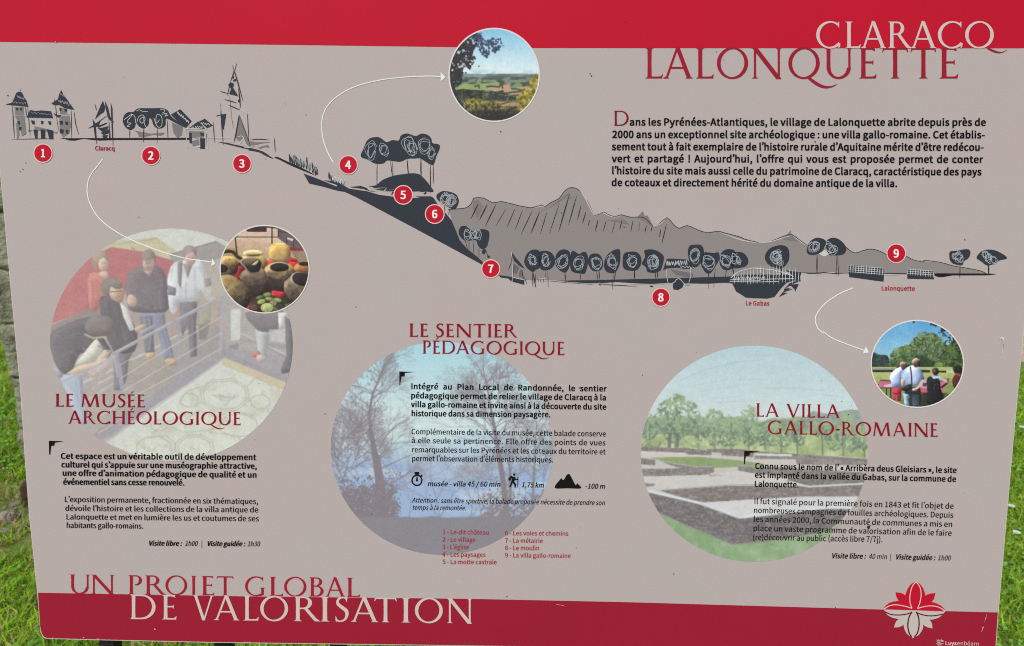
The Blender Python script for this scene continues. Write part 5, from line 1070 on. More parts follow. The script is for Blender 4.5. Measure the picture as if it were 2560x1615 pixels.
# 2. old pots on a red cloth
P_ = Z(540, 550, 250 / 1519); kp = 250 / 1519
p = Pic(661.9, 672.8, 111.2, 109.4, 1.3)
ty = (p.Y - 550) / kp; tx = (p.X - 540) / kp
p.col[:] = (60, 46, 44)
p.shade((ty < 640) * 1.0, (212, 180, 164), (190, 158, 128), (ty - 120) / 420)
p.put(np.clip((p.noise(30, 2, stretch=(.5, 1.8)) - .5) * 6, 0, 1) * (ty > 270) * (ty < 500) * .5, (226, 202, 178))
p.poly(P_('60 420 280 430 400 560 340 660 60 700'), (176, 142, 100))
p.poly(P_('940 100 1100 180 1300 330 1330 470 1130 410 960 290'), (104, 88, 94)); p.poly(P_('1080 260 1190 290 1160 320 1080 290'), (196, 192, 200)); p.poly(P_('1140 470 1350 450 1400 640 1240 640'), (150, 126, 102)); p.poly(P_('1110 410 1330 440 1330 470 1140 470'), (142, 44, 50))
p.line(P_('1075 250 1078 400'), 2, (60, 48, 50)); p.line(P_('1185 280 1182 410'), 2, (60, 48, 50)); p.line(P_('960 180 1110 190'), 2, (60, 48, 50))
p.poly(P_('468 95 772 95 772 180 470 178'), (58, 42, 46)); p.line(P_('780 105 950 120 1120 160'), 3.4, (40, 30, 32)); p.line(P_('852 90 853 350'), 3.2, (40, 30, 32)); p.line(P_('288 210 320 505'), 3.2, (40, 30, 32)); p.line(P_('310 256 950 262'), 1.9, (48, 36, 36)); p.line(P_('948 130 950 260'), 2.4, (48, 36, 36))
p.relief = .9
p.poly(P_('770 615 1260 630 1230 760 1150 800 800 760'), (222, 42, 36)); p.poly(P_('1130 560 1230 600 1240 640 1110 630'), (176, 36, 40)); p.poly(P_('300 700 430 690 390 930 310 900 270 820'), (168, 36, 44))
p.poly(P_('840 1070 1040 1090 1040 1150 980 1190 860 1180'), (206, 36, 50)); p.poly(P_('440 1360 480 1270 640 1220 640 1310 560 1420'), (176, 40, 62)); p.poly(P_('620 940 820 930 860 1080 640 1120'), (78, 42, 48))
def pot(pts, light, dark, top, bot, seed, nz=.6, sm=4, side=0.25):
    m = p.mask(smooth(P_(pts), sm)); x = [v for k, v in enumerate(map(float, pts.split())) if k % 2 == 0]
    t = (ty - top) / (bot - top) + (p.noise(9, seed) - .5) * nz + side * (tx - (min(x) + max(x)) / 2) / (max(x) - min(x))
    p.shade(m, light, dark, t); return m
pot('800 500 830 400 880 355 980 352 1080 372 1138 480 1120 600 1090 665 960 668 850 640 805 570', (216, 178, 92), (160, 118, 86), 380, 680, 1, .4); p.line(P_('820 590 900 625 1010 620 1110 590'), 1.4, (130, 96, 66)); p.line(P_('860 375 970 385 1080 380'), 1.4, (150, 120, 64), .7)
pot('420 550 560 520 720 545 785 640 765 720 690 745 420 700 380 620', (202, 176, 104), (120, 92, 62), 540, 760, 2, .5); p.ell(*P_('568 508')[0], 26, 9, (212, 198, 134)); p.ell(*P_('570 522')[0], 17.5, 4.6, (118, 98, 56)); p.ell(*P_('566 500')[0], 22, 4, (224, 212, 156), .6)
p.line(P_('90 492 190 470 270 490 330 560 385 590'), 8, (56, 42, 36)); pot('50 640 80 560 140 545 280 560 335 640 330 700 280 722 60 712', (204, 172, 98), (110, 80, 56), 560, 740, 3, .5); p.line(P_('70 522 150 515 225 505'), 3, (190, 168, 120)); p.poly(P_('95 480 225 478 225 500 90 512'), (58, 44, 38)); p.ell(*P_('206 602')[0], 1.6, 1.4, (110, 84, 44)); p.poly(P_('200 720 340 690 300 830 220 760'), (70, 50, 50), 2)
pot('40 800 100 735 190 735 250 790 270 850 60 860', (112, 96, 84), (62, 52, 50), 740, 880, 4, .5); p.ell(*P_('100 735')[0], 16, 12, (150, 130, 110)); p.ell(*P_('98 735')[0], 14, 10.4, (42, 36, 38))
pot('1180 740 1200 690 1262 650 1420 640 1420 810 1240 800', (190, 132, 76), (140, 90, 54), 660, 820, 5, .4); p.ell(*P_('1345 664')[0], 16, 6.5, (160, 120, 86)); p.ell(*P_('1345 662')[0], 14.4, 4.8, (52, 34, 34))
pot('735 740 800 680 900 645 1050 655 1150 690 1190 760 1150 840 1090 960 1030 1070 900 1060 820 960 770 850', (190, 158, 108), (62, 48, 46), 700, 930, 6, .8, side=.1); p.ell(*P_('962 712')[0], 25, 12.6, (178, 150, 120)); p.ell(*P_('965 718')[0], 23.4, 10.8, (40, 35, 37)); p.poly(P_('790 850 870 900 960 910 1060 890 1100 900 1040 1070 900 1060'), (58, 46, 46), 3, .8)
pot('358 850 420 770 560 720 700 730 765 810 790 930 800 1040 720 1130 600 1160 500 1090 400 980 370 900', (140, 118, 100), (60, 48, 48), 780, 1010, 7, .5)
p.line(P_('375 905 480 945 600 935 760 870'), 1.8, (78, 62, 56)); p.line(P_('400 960 520 985 640 960 790 900'), 1.4, (110, 90, 80), .6)
p.poly(P_('360 640 400 590 560 562 660 590 706 660 680 740 660 785 560 822 470 782 430 710'), (146, 126, 108), 3); p.poly(P_('392 640 430 600 560 580 650 605 686 660 660 770 560 795 490 765 440 690'), (42, 36, 38), 3); p.poly(P_('400 640 440 598 560 580 645 606 640 640 540 680 440 690'), (104, 90, 74), 2); p.poly(P_('538 682 600 640 640 602 646 642 600 688'), (206, 184, 122))
pot('1030 1020 1060 930 1140 860 1260 850 1430 870 1430 1200 1240 1290 1140 1230 1060 1130', (132, 114, 88), (52, 44, 42), 880, 1260, 8, .7, side=.3); p.ell(*P_('1062 970')[0], 5, 8, (190, 172, 140), .6); p.ell(*P_('1290 905')[0], 27, 18.5, (158, 140, 120), 1, .25); p.ell(*P_('1308 900')[0], 25, 16.4, (42, 37, 40), 1, .25)
pot('70 870 140 832 250 842 370 925 500 1050 535 1140 515 1250 450 1340 300 1300 160 1120', (150, 124, 80), (56, 46, 40), 880, 1300, 9, .7, side=.5); p.line(P_('265 1030 215 1100'), 1.4, (70, 54, 40)); p.line(P_('175 1090 220 1110'), 1.6, (50, 40, 34)); p.ell(*P_('230 1040')[0], 9, 14, (186, 152, 92), .5, .3, 6)
p.poly(P_('560 1200 720 1130 900 1150 1080 1200 1180 1290 1000 1420 620 1420 500 1340'), (58, 46, 44), 3, .8)
p.relief = .35
for q, rx, ry, c, a in (('665 1175', 10, 5, (112, 128, 70), -.3), ('780 1132', 11, 6, (126, 150, 90), -.1), ('810 1196', 11, 5.5, (140, 158, 92), .1), ('935 1216', 11, 6, (150, 174, 96), .2), ('690 1238', 11, 6.4, (156, 180, 92), -.3), ('870 1262', 10, 8, (150, 138, 100), .1), ('575 1325', 12, 9, (96, 76, 62), .2), ('985 1320', 11, 8, (66, 62, 50), .2), ('1090 1290', 8, 7, (86, 108, 70), .2), ('1050 1240', 9, 5, (60, 74, 54), .1), ('900 1350', 8, 6, (100, 110, 70), 0), ('778 1330', 16.5, 12.5, (176, 188, 116), 0)):
    p.ell(*P_(q)[0], rx, ry, tuple(v * .55 for v in c), 1, a); p.ell(*P_(q)[0], rx - 1, ry - 1.2, c, 1, a)
    p.put(p.ell(*P_(q)[0], rx - 2.4, ry - 2.4, None, 1, a) * np.clip((p.noise(4, 30) - .52) * 6, 0, 1) * .6, tuple(v * .72 for v in c))
p.build('round_photo', 5.2, RIM, 3.0, 'round photo of old clay pots and coins on a red cloth', detail=.42)

# 3. visitors at a table on a lawn
G_ = Z(2140, 780, 420 / 2408); kg = 420 / 2408
p = Pic(2292.8, 909.5, 115.6, 108.6, 1.3)
ty = (p.Y - 780) / kg; tx = (p.X - 2140) / kg
p.shade(np.ones(p.X.shape), (84, 164, 224), (150, 202, 228), (ty - 150) / 560 + (p.noise(60, 3) - .5) * .4)
p.foliage(p.mask(smooth(G_('200 560 250 570 330 610 440 620 480 700 500 820 200 830'), 3)), (34, 46, 54), (66, 84, 78), 10, 2)
p.foliage(p.mask(smooth(G_('500 700 560 600 640 500 760 470 830 370 930 340 1080 300 1170 340 1215 460 1260 540 1330 470 1400 420 1560 500 1560 800 480 800'), 3)), (40, 62, 44), (92, 120, 74), 9, 31)
p.clumps(*G_('720 640')[0], 40, 28, (50, 76, 52), (122, 150, 88), 5, 60, .26, 9); p.clumps(*G_('1020 520')[0], 44, 40, (50, 76, 54), (128, 152, 98), 6, 90, .24, 9); p.clumps(*G_('900 740')[0], 60, 18, (42, 64, 44), (104, 132, 78), 7, 70, .26, 9)
p.clumps(*G_('1420 600')[0], 28, 44, (34, 52, 36), (96, 122, 62), 8, 70, .3, 9); p.clumps(*G_('600 680')[0], 22, 22, (52, 78, 52), (120, 146, 90), 9, 40, .3, 9); p.poly(G_('880 620 1100 700 1160 760 1100 830 900 820'), (44, 54, 48), 3, .65); p.clumps(*G_('1210 780')[0], 16, 10, (70, 100, 50), (126, 160, 84), 10, 26, .35, 7)
r = random.Random(3)
for x, y, sx_, sy_, n in ((1100, 165, 40, 16, 16), (1260, 270, 40, 40, 26), (1380, 380, 40, 50, 24), (822, 138, 8, 6, 3), (1480, 470, 30, 60, 16)):
    for _ in range(n): a, b = G_([x + r.gauss(0, sx_), y + r.gauss(0, sy_)])[0]; p.ell(a, b, r.uniform(1.5, 4), r.uniform(1.2, 3), (34, 48, 36), .9, r.uniform(0, 3))
p.shade((ty > 790) * 1.0, (172, 186, 112), (104, 132, 58), (ty - 860) / 480 + (p.noise(26, 4, stretch=(.6, 2)) - .5) * .9)
p.poly(G_('200 800 560 800 560 822 200 826'), (150, 150, 140)); p.poly(G_('200 826 1060 830 1060 866 200 860'), (42, 50, 46)); p.poly(G_('1150 838 1292 838 1290 868 1150 866'), (46, 54, 46)); p.poly(G_('1292 838 1420 842 1420 868 1292 866'), (196, 196, 176))
p.poly(G_('760 1230 1020 1160 1340 1170 1330 1240 1100 1370 700 1380'), (46, 48, 40), 3, .9); p.put(np.clip((p.noise(10, 8) - .55) * 7, 0, 1) * (ty > 1140) * (ty < 1320) * (tx > 900) * .6, (110, 140, 72))
p.poly(G_('296 1066 342 975 500 972 520 1085 310 1088'), (196, 106, 128)); p.poly(G_('400 1050 520 1020 520 1076 400 1072'), (226, 190, 204)); p.line(G_('345 976 490 985'), 3, (110, 60, 80)); p.line(G_('305 1088 520 1088'), 2, (70, 36, 44))
p.poly(G_('905 1075 1020 1070 1040 1160 920 1155'), (206, 88, 110)); p.poly(G_('930 950 1040 960 1030 1090 910 1080'), (196, 160, 180)); p.poly(G_('1190 970 1310 950 1320 1010 1240 1150 1200 1150'), (206, 110, 130)); p.line(G_('1318 950 1310 1020 1230 1085'), 2.4, (36, 36, 40)); p.line(G_('910 1158 1040 1162'), 2.4, (60, 34, 40)); p.poly(G_('960 1010 1010 1020 1000 1070 950 1060'), (80, 60, 84))
for q in ('432 1090 436 1230', '495 1085 497 1270'): p.line(G_(q), 2.6, (36, 34, 36))
p.relief = 1.0
# left visitor
p.poly(G_('512 1072 652 1072 650 1170 640 1280 590 1285 578 1180 560 1270 525 1262 520 1180'), (192, 48, 76), 1); p.line(G_('535 1160 580 1175 640 1140'), 2.4, (110, 28, 48)); p.poly(G_('530 1268 560 1275 560 1320 535 1310'), (206, 160, 140)); p.poly(G_('585 1285 640 1280 620 1320 590 1320'), (206, 160, 140))
p.shade(p.mask(smooth(G_('478 935 510 870 560 820 630 785 700 830 660 900 655 1066 520 1074 500 1000'), 3)), (206, 214, 230), (128, 158, 218), (ty - 820) / 260 + (tx - 560) / 400); p.ell(*G_('690 780')[0], 8, 9.5, (74, 60, 62)); p.poly(G_('618 770 620 735 660 708 710 720 730 745 690 755 650 775'), (172, 140, 130), 3); p.poly(G_('575 800 590 730 622 735 615 790'), (96, 78, 76), 2)
# middle visitor
p.poly(G_('690 1060 915 1065 930 1200 920 1360 800 1365 760 1200 700 1170'), (42, 46, 56), 1); p.poly(G_('668 1166 752 1180 745 1260 765 1340 690 1345 685 1240'), (140, 176, 220), 1); p.shade(p.mask(G_('800 1180 915 1190 915 1360 810 1360')), (48, 58, 72), (84, 100, 118), (ty - 1200) / 200)
p.shade(p.mask(smooth(G_('640 900 670 840 760 775 860 765 930 830 975 960 930 985 905 1068 720 1062 690 1000 650 960'), 3)), (206, 216, 236), (112, 142, 204), np.abs(tx - 800) / 220 + (ty - 800) / 700 + (p.noise(10, 9) - .5) * .4)
p.poly(G_('642 960 690 960 700 1020 660 1080 645 1030'), (200, 164, 150), 2); p.line(G_('945 985 900 1065 845 1108'), 6.2, (214, 178, 162)); p.ell(*G_('832 1108')[0], 5.5, 3.4, (226, 196, 180), 1, -.3)
p.line(G_('775 790 790 880 798 1050'), 3.2, (34, 40, 60)); p.poly(G_('640 1090 740 1040 782 1030 802 1090 720 1140 650 1120'), (38, 42, 50)); p.line(G_('660 1090 760 1070'), 1.4, (70, 84, 96))
p.ell(*G_('858 735')[0], 8, 10, (88, 70, 68)); p.poly(G_('800 730 804 690 850 658 905 680 906 695 870 715 830 730'), (190, 156, 144), 3); p.poly(G_('870 710 910 695 915 760 880 770'), (56, 46, 48), 2)
# seated visitor with a rucksack
p.poly(G_('1086 870 1170 880 1170 925 1090 915'), (206, 166, 150)); p.poly(G_('1060 930 1190 920 1240 960 1220 1010 1080 1020'), (140, 168, 212), 2); p.ell(*G_('1136 850')[0], 8.6, 9.4, (58, 48, 50)); p.ell(*G_('1112 835')[0], 5, 5, (110, 94, 90), .7)
p.poly(G_('1005 1000 1030 935 1075 920 1110 960 1180 950 1205 1030 1215 1110 1245 1200 1235 1280 1120 1340 1010 1300 1020 1150'), (34, 34, 42), 2); p.line(G_('1110 1100 1130 1040 1170 1030 1175 1100'), 1.5, (74, 78, 88)); p.line(G_('1200 950 1280 985 1300 1010'), 4.4, (216, 186, 170)); p.line(G_('1296 1015 1215 1075'), 2.6, (40, 38, 44))
# visitor cut by the edge
p.ell(*G_('1462 830')[0], 11, 12, (38, 32, 34)); p.poly(G_('1375 770 1440 790 1420 860 1400 860'), (36, 44, 36), 2, .8); p.poly(G_('1400 920 1440 880 1520 880 1520 1080 1410 1090 1375 990'), (80, 36, 34), 3); p.line(G_('1430 880 1490 915'), 2.2, (206, 96, 70))
p.build('round_photo', 5.2, RIM, 3.2, 'round photo of visitors standing at a table on a lawn', detail=.34)

# 4. faded photo of the museum
M_ = Z(120, 520, 680 / 1614); km = 680 / 1614
p = Pic(428.4, 862.7, 303.3, 291.3, 1.9)
ty = (p.Y - 520) / km; tx = (p.X - 120) / km
p.col[:] = (172, 164, 162)
p.put((ty < 330) * 1.0, (200, 206, 196)); p.poly(M_('380 150 640 100 900 150 1060 230 900 330 640 300'), (204, 212, 206))
p.poly(M_('250 300 390 200 640 172 760 250 740 330 560 260 380 235'), (196, 190, 154)); p.line(M_('420 215 500 200 560 195 650 180'), 2.2, (166, 158, 136)); p.line(M_('390 190 395 235'), 2, (176, 170, 150)); p.line(M_('500 235 515 245'), 3, (150, 138, 128))
p.poly(M_('720 272 1000 195 1070 235 1060 330 900 320 740 330'), (148, 144, 144)); p.line(M_('730 275 1000 200'), 2.5, (120, 116, 120)); p.poly(M_('880 330 1060 290 1060 520 960 520'), (176, 172, 166))
p.shade(p.mask(M_('10 690 60 540 140 360 250 285 380 232 560 258 745 312 745 420 480 440 440 560 300 590 150 640')), (190, 104, 110), (180, 92, 102), (tx - 100) / 500 + (p.noise(60, 3) - .5) * .5)
p.poly(M_('12 700 240 600 320 575 330 640 20 750'), (142, 126, 128)); p.line(M_('240 430 228 600'), 2.6, (150, 100, 106))
p.poly(M_('520 600 1060 520 1060 900 400 1120 380 760'), (166, 150, 146)); p.shade(p.mask(M_('300 1050 400 880 760 760 1040 700 1040 870 300 1360 200 1280')), (168, 164, 160), (150, 146, 150), (tx - 300) / 700)
for q in ('520 890 580 860 760 760 900 700', '300 1040 380 1000', '500 900 580 862'): p.line(M_(q), 4, (204, 200, 196), .8)
p.line(M_('150 1060 380 960'), 7, (196, 194, 192)); p.poly(M_('400 950 560 900 700 900 760 1000 560 1100'), (158, 150, 142), 0, .6)
# right of the corner post
p.poly(M_('1040 500 1160 540 1200 640 1450 640 1470 1010 1060 880'), (166, 164, 166)); p.poly(M_('1085 600 1145 600 1140 780 1085 790'), (204, 214, 212)); p.poly(M_('1060 820 1130 800 1130 840 1060 850'), (138, 130, 136)); p.poly(M_('1070 830 1420 880 1450 1000 1430 1040 1240 960 1060 880'), (156, 152, 164))
p.line(M_('1140 780 1240 800 1440 900'), 3, (138, 136, 144), .8); p.poly(M_('1300 800 1420 810 1420 840 1310 830'), (150, 148, 154))
# mosaic floor
p.poly(M_('340 1390 1042 880 1440 1050 1430 1200 1300 1350 1000 1470 700 1500 500 1460'), (212, 221, 211)); p.poly(M_('1045 885 1440 1045 1430 1095 1030 930'), (202, 192, 158)); p.poly(M_('1030 935 1080 950 1300 1040 1380 1080 1000 1000 560 1330 420 1420 370 1390'), (208, 218, 212), 0, .8)
p.line(M_('310 1350 1040 868'), 26, (150, 148, 162)); p.line(M_('1040 868 1440 1030'), 13, (148, 146, 160)); p.line(M_('350 1385 1050 892'), 5, (186, 186, 194))
def octo(cx, cy, rx, ry, c, wd, a=.8, rot=.3): p.line([M_([cx + rx * math.cos(rot + k * math.pi / 4), cy + ry * math.sin(rot + k * math.pi / 4)])[0] for k in range(9)], wd, c, a)
ML = (166, 172, 160)
for q in ((1050, 1110, 135, 88), (1050, 1110, 152, 102), (870, 1420, 120, 80), (870, 1420, 102, 66), (630, 1430, 110, 80), (1260, 1150, 60, 44), (840, 1140, 58, 42), (660, 1290, 50, 34), (1130, 1290, 120, 70)): octo(*q, ML, 2.6, .75)
for q in ((1050, 1110, 60, 40), (1050, 1110, 30, 70), (1050, 1110, 80, 20), (870, 1420, 30, 40), (600, 1420, 40, 30), (680, 1400, 30, 24)): p.line([M_([q[0] + q[2] * math.cos(k * .5), q[1] + q[3] * math.sin(k * .5) * math.cos(k * .2)])[0] for k in range(14)], 2, ML, .6)
for q in ('820 1250 900 1200 1000 1240 1100 1200 1220 1230', '700 1280 800 1330 960 1320 1040 1270', '560 1370 700 1350 760 1400 740 1470', '960 1330 1120 1350 1180 1410', '1180 1060 1240 1000 1330 1060', '900 1060 820 1090 780 1160', '620 1340 700 1270 840 1220'): p.line(M_(q), 3.2, ML, .6)
p.put(np.clip((p.noise(26, 12) - .55) * 5, 0, 1) * p.mask(M_('420 1420 1040 960 1420 1090 1300 1340 1000 1470')) * .35, (190, 186, 160))
SK = (196, 166, 150)
p.relief = .5
# woman in red
p.poly(M_('235 420 270 380 320 390 350 420 420 470 440 560 320 560 300 600 250 600'), (198, 116, 112), 2); p.ell(*M_('310 300')[0], 21, 22, (160, 138, 118)); p.ell(*M_('328 335')[0], 12, 17, (206, 176, 160)); p.poly(M_('300 385 345 375 365 420 330 415'), (208, 180, 164), 2); p.line(M_('265 310 280 360'), 8, (158, 134, 112))
p.ell(*M_('322 328')[0], 2, 1.2, (140, 112, 104)); p.ell(*M_('338 328')[0], 2, 1.2, (140, 112, 104)); p.line(M_('326 352 338 353'), 1.6, (172, 118, 112)); p.line(M_('262 430 270 520 262 590'), 4, (180, 98, 98), .6); p.line(M_('330 440 360 500 350 560'), 5, (212, 140, 132), .5); p.ell(*M_('296 280')[0], 10, 8, (178, 156, 130), .6, 0, 5)
# man in dark pullover
p.poly(M_('540 610 690 600 700 700 740 850 745 900 695 905 650 740 625 720 635 860 590 865 560 740'), (124, 132, 160), 1); p.poly(M_('545 640 620 640 630 860 580 865'), (106, 104, 122), 1, .8); p.poly(M_('690 900 745 890 765 930 720 935'), (190, 160, 120), 2); p.poly(M_('580 862 632 858 630 890 590 895'), (196, 168, 126), 2)
p.shade(p.mask(smooth(M_('462 440 490 380 540 345 640 340 690 380 712 470 716 600 640 622 540 620 480 600 466 520'), 3)), (112, 104, 112), (96, 90, 102), (tx - 460) / 260); p.ell(*M_('598 300')[0], 18, 24, (132, 116, 116)); p.ell(*M_('597 325')[0], 15, 20, (188, 154, 146)); p.line(M_('585 330 612 330'), 2.4, (140, 110, 108)); p.poly(M_('560 365 600 405 628 360 600 375'), (196, 160, 148)); p.ell(*M_('590 288')[0], 16, 10, (136, 120, 118), .8, 0, 5); p.ell(*M_('588 320')[0], 2.2, 1.3, (120, 92, 94)); p.ell(*M_('608 320')[0], 2.2, 1.3, (120, 92, 94)); p.line(M_('598 322 600 338'), 2, (168, 132, 126), .7); p.line(M_('586 350 610 350'), 1.6, (140, 104, 102)); p.ell(*M_('597 362')[0], 11, 6, (150, 124, 122), .6, 0, 5)
for q in ('500 420 520 500 510 590', '680 420 660 520 670 600', '560 480 600 520 640 600', '520 560 600 600 690 590'): p.line(M_(q), 5, (122, 114, 124), .45)
for q in ('600 660 610 760 600 840', '690 720 720 820 730 890', '570 660 580 720'): p.line(M_(q), 5, (148, 158, 190), .5)
# woman in a white jacket
p.poly(M_('780 550 885 545 880 700 885 880 845 885 830 700 800 760 785 720'), (112, 108, 120), 1); p.poly(M_('900 540 970 520 960 690 905 690'), (150, 152, 138), 2, .8); p.poly(M_('890 690 960 690 940 780 900 780'), (120, 108, 108), 1, .7)
p.shade(p.mask(smooth(M_('708 440 730 345 790 310 900 305 945 400 985 500 985 560 940 545 905 480 885 555 775 560 765 640 725 610 712 520'), 2)), (206, 216, 224), (186, 194, 208), (p.noise(30, 8) - .3) * 1.6); p.poly(M_('708 455 762 475 758 520 712 515'), (118, 114, 136)); p.poly(M_('925 415 965 415 972 460 935 470'), (120, 116, 138)); p.poly(M_('770 320 800 310 790 480 770 440'), (132, 124, 130)); p.poly(M_('800 330 860 330 830 420'), (140, 134, 140)); p.line(M_('820 440 818 560'), 2, (160, 164, 178)); p.ell(*M_('840 265')[0], 18, 19, (140, 122, 122)); p.ell(*M_('846 300')[0], 14, 17, (190, 158, 150)); p.ell(*M_('840 296')[0], 2, 1.2, (120, 96, 98)); p.ell(*M_('858 298')[0], 2, 1.2, (120, 96, 98)); p.line(M_('842 322 856 323'), 1.5, (160, 110, 108)); p.ell(*M_('832 258')[0], 9, 8, (160, 140, 136), .6, 0, 5)
for q in ('740 360 730 430', '900 350 930 420', '870 360 880 540', '780 480 790 550', '930 490 960 530', '740 540 755 600'): p.line(M_(q), 3.4, (172, 180, 196), .6)
for q in ('850 600 860 700 850 860', '800 580 820 700'): p.line(M_(q), 4, (132, 130, 144), .5); p.ell(*M_('760 615')[0], 6, 10, SK); p.ell(*M_('980 548')[0], 9, 8, (206, 178, 164))
# figure behind, at right
p.poly(M_('930 350 1000 340 1030 480 1000 640 930 640'), (176, 166, 150), 3, .45)
# man with glasses and tablet
p.poly(M_('390 840 520 830 480 900 470 1010 440 1080 390 1080'), (116, 112, 136), 1, .9); p.poly(M_('305 550 340 520 420 545 480 640 530 740 515 850 390 850 330 700'), (86, 82, 92), 2); p.poly(M_('425 555 470 600 500 680 515 720 488 730 450 650'), (214, 220, 220), 1); p.ell(*M_('372 470')[0], 25, 24, (118, 112, 112)); p.ell(*M_('408 500')[0], 18, 22, (198, 164, 142)); p.line(M_('370 498 440 492'), 1.8, (84, 76, 80)); p.poly(M_('355 440 420 425 445 470 400 480'), (122, 116, 114), 2); p.ell(*M_('412 494')[0], 2, 1.2, (100, 80, 80)); p.line(M_('418 505 424 514'), 2, (172, 136, 116), .7); p.line(M_('408 528 422 526'), 1.5, (150, 100, 92)); p.line(M_('395 545 430 560'), 4, (172, 138, 120), .7)
for q in ('340 560 360 660 400 760', '440 700 460 780', '380 560 410 640'): p.line(M_(q), 5, (106, 102, 114), .5)
p.line(M_('478 560 486 528'), 1.4, (160, 128, 116)); p.line(M_('490 556 500 522'), 1.4, (160, 128, 116)); p.line(M_('504 558 514 528'), 1.4, (160, 128, 116))
p.poly(M_('470 540 485 510 520 530 530 565 500 585 475 570'), SK, 2); p.poly(M_('512 715 560 690 585 695 540 740'), SK, 2); p.poly(M_('540 735 640 685 645 700 560 760'), (150, 152, 168))
# person leaning in the foreground
p.poly(M_('70 1000 200 960 215 1120 250 1260 215 1290 150 1200'), (162, 180, 206), 1); p.poly(M_('40 950 80 940 90 1000 60 1010'), (150, 160, 178)); p.shade(p.mask(smooth(M_('12 745 100 690 240 645 370 665 395 720 330 770 382 850 320 900 210 860 170 900 130 990 60 955 20 850'), 2)), (98, 94, 104), (84, 80, 92), (tx - 20) / 340); p.poly(M_('160 925 270 790 290 775 330 830 300 890 230 930'), (208, 211, 202)); p.poly(M_('105 985 180 935 280 915 330 840 380 845 330 920 290 955 150 990'), (208, 186, 162), 1); p.poly(M_('240 960 340 890 380 930 330 990 260 1010'), (206, 190, 186), 2, .8); p.ell(*M_('310 700')[0], 38, 27, (112, 104, 106)); p.line(M_('220 750 270 772 335 765'), 4, (198, 176, 160))
for q in ('60 800 120 760 200 740', '80 880 140 850 180 880', '300 820 340 830 360 850', '40 860 70 920'): p.line(M_(q), 6, (110, 106, 116), .5)
p.ell(*M_('290 680')[0], 20, 11, (130, 120, 120), .5, .2, 8); p.line(M_('280 960 240 985 262 1000'), 2, (170, 142, 136), .7); p.line(M_('300 930 330 910'), 2, (176, 150, 140), .7); p.line(M_('205 830 260 880'), 1.6, (176, 180, 172), .7); p.line(M_('190 860 250 905'), 1.6, (176, 180, 172), .7)
for q in ('120 1060 140 1160', '180 1020 190 1140', '215 1180 235 1260'): p.line(M_(q), 4, (186, 200, 218), .6)
# railings
RC = (150, 150, 172)
p.line(M_('395 862 560 775 760 668 980 552'), 8.5, RC); p.line(M_('395 856 760 662 980 547'), 2.4, (190, 192, 206)); p.line(M_('400 865 425 960 445 1100'), 11, RC); p.line(M_('392 880 415 1000'), 2.5, (186, 188, 202)); p.line(M_('752 672 778 700 780 1042'), 8.5, RC); p.line(M_('1000 540 1040 545 1040 560 1022 860'), 8.5, (164, 164, 178)); p.line(M_('1075 600 1062 850'), 5, (160, 160, 172)); p.line(M_('75 1035 240 965 395 880'), 7, (166, 172, 190), .8)
for q in ('440 1005 770 800 1030 645', '440 1090 775 890 1028 742', '300 1240 450 1150 780 975 1026 835', '300 1335 440 1250', '430 930 500 890', '1170 660 1450 770', '1140 740 1450 885', '180 1170 390 1040'): p.line(M_(q), 1.8, (212, 212, 214), .85)
# right-hand visitors
p.poly(M_('1230 720 1315 715 1300 890 1250 890'), (174, 180, 188), 1); p.shade(p.mask(smooth(M_('1172 620 1390 600 1375 715 1270 735 1220 700'), 2)), (110, 104, 116), (120, 114, 122), (tx - 1180) / 200); p.poly(M_('1365 620 1420 620 1400 700 1370 715'), (210, 214, 218)); p.poly(M_('1205 860 1250 845 1262 880 1215 885'), (192, 116, 104), 2); p.poly(M_('1240 870 1292 880 1285 910 1245 908'), (196, 176, 172), 2); p.poly(M_('1405 640 1470 690 1470 960 1390 985 1380 960 1415 880'), (98, 94, 104), 1); p.poly(M_('1310 720 1410 720 1405 800 1320 790'), (200, 206, 212), 0, .6)
p.build('faded_photo', 3, None, label='large faded round photo of visitors around a museum railing', fade=.28, detail=.36, passes=1, sat=.88)

# 5. faded photo of winter trees
T_ = Z(780, 780, 800 / 2408)
p = Pic(1105, 1120.5, 278, 266, 1.9)
ty = (p.Y - 780) / (800 / 2408)
p.shade(np.ones(p.X.shape), (162, 206, 222), (200, 220, 226), (ty - 250) / 520)
hm = np.clip((ty - 915 - 110 * (p.noise(90, 4, stretch=(1, .2)) - .5)) / 40, 0, 1); p.shade(hm, (184, 208, 218), (152, 176, 214), (ty - 930) / 330 + (p.noise(50, 6, stretch=(.6, 1.5)) - .5) * 1.1)
p.put(np.clip((p.noise(50, 9, stretch=(.5, 1.6)) - .58) * 6, 0, 1) * hm * .5, (196, 214, 224))
TC = (128, 121, 132)
r = random.Random(5)
gy = 1290 + 6 * (p.noise(40, 20) - .5)
p.put(np.clip((p.Y - gy) / 4, 0, 1), (133, 131, 141))
p.line(T_('555 1560 505 1250 470 1050 440 880'), 27, TC, 1, 9); p.line(T_('540 1600 530 1300 500 1080'), 20, TC, .95, 6); p.line(T_('440 880 432 760 455 620 500 520 545 400 575 360'), 8, TC, .95, 1.4); p.line(T_('505 1030 560 930 640 850 740 800'), 4.5, TC, .8, 1.2); p.line(T_('520 1180 640 1120 780 1060 880 1040'), 4, TC, .7, 1)
p.line(T_('590 1560 680 1620 780 1680'), 8, TC, .9, 5)
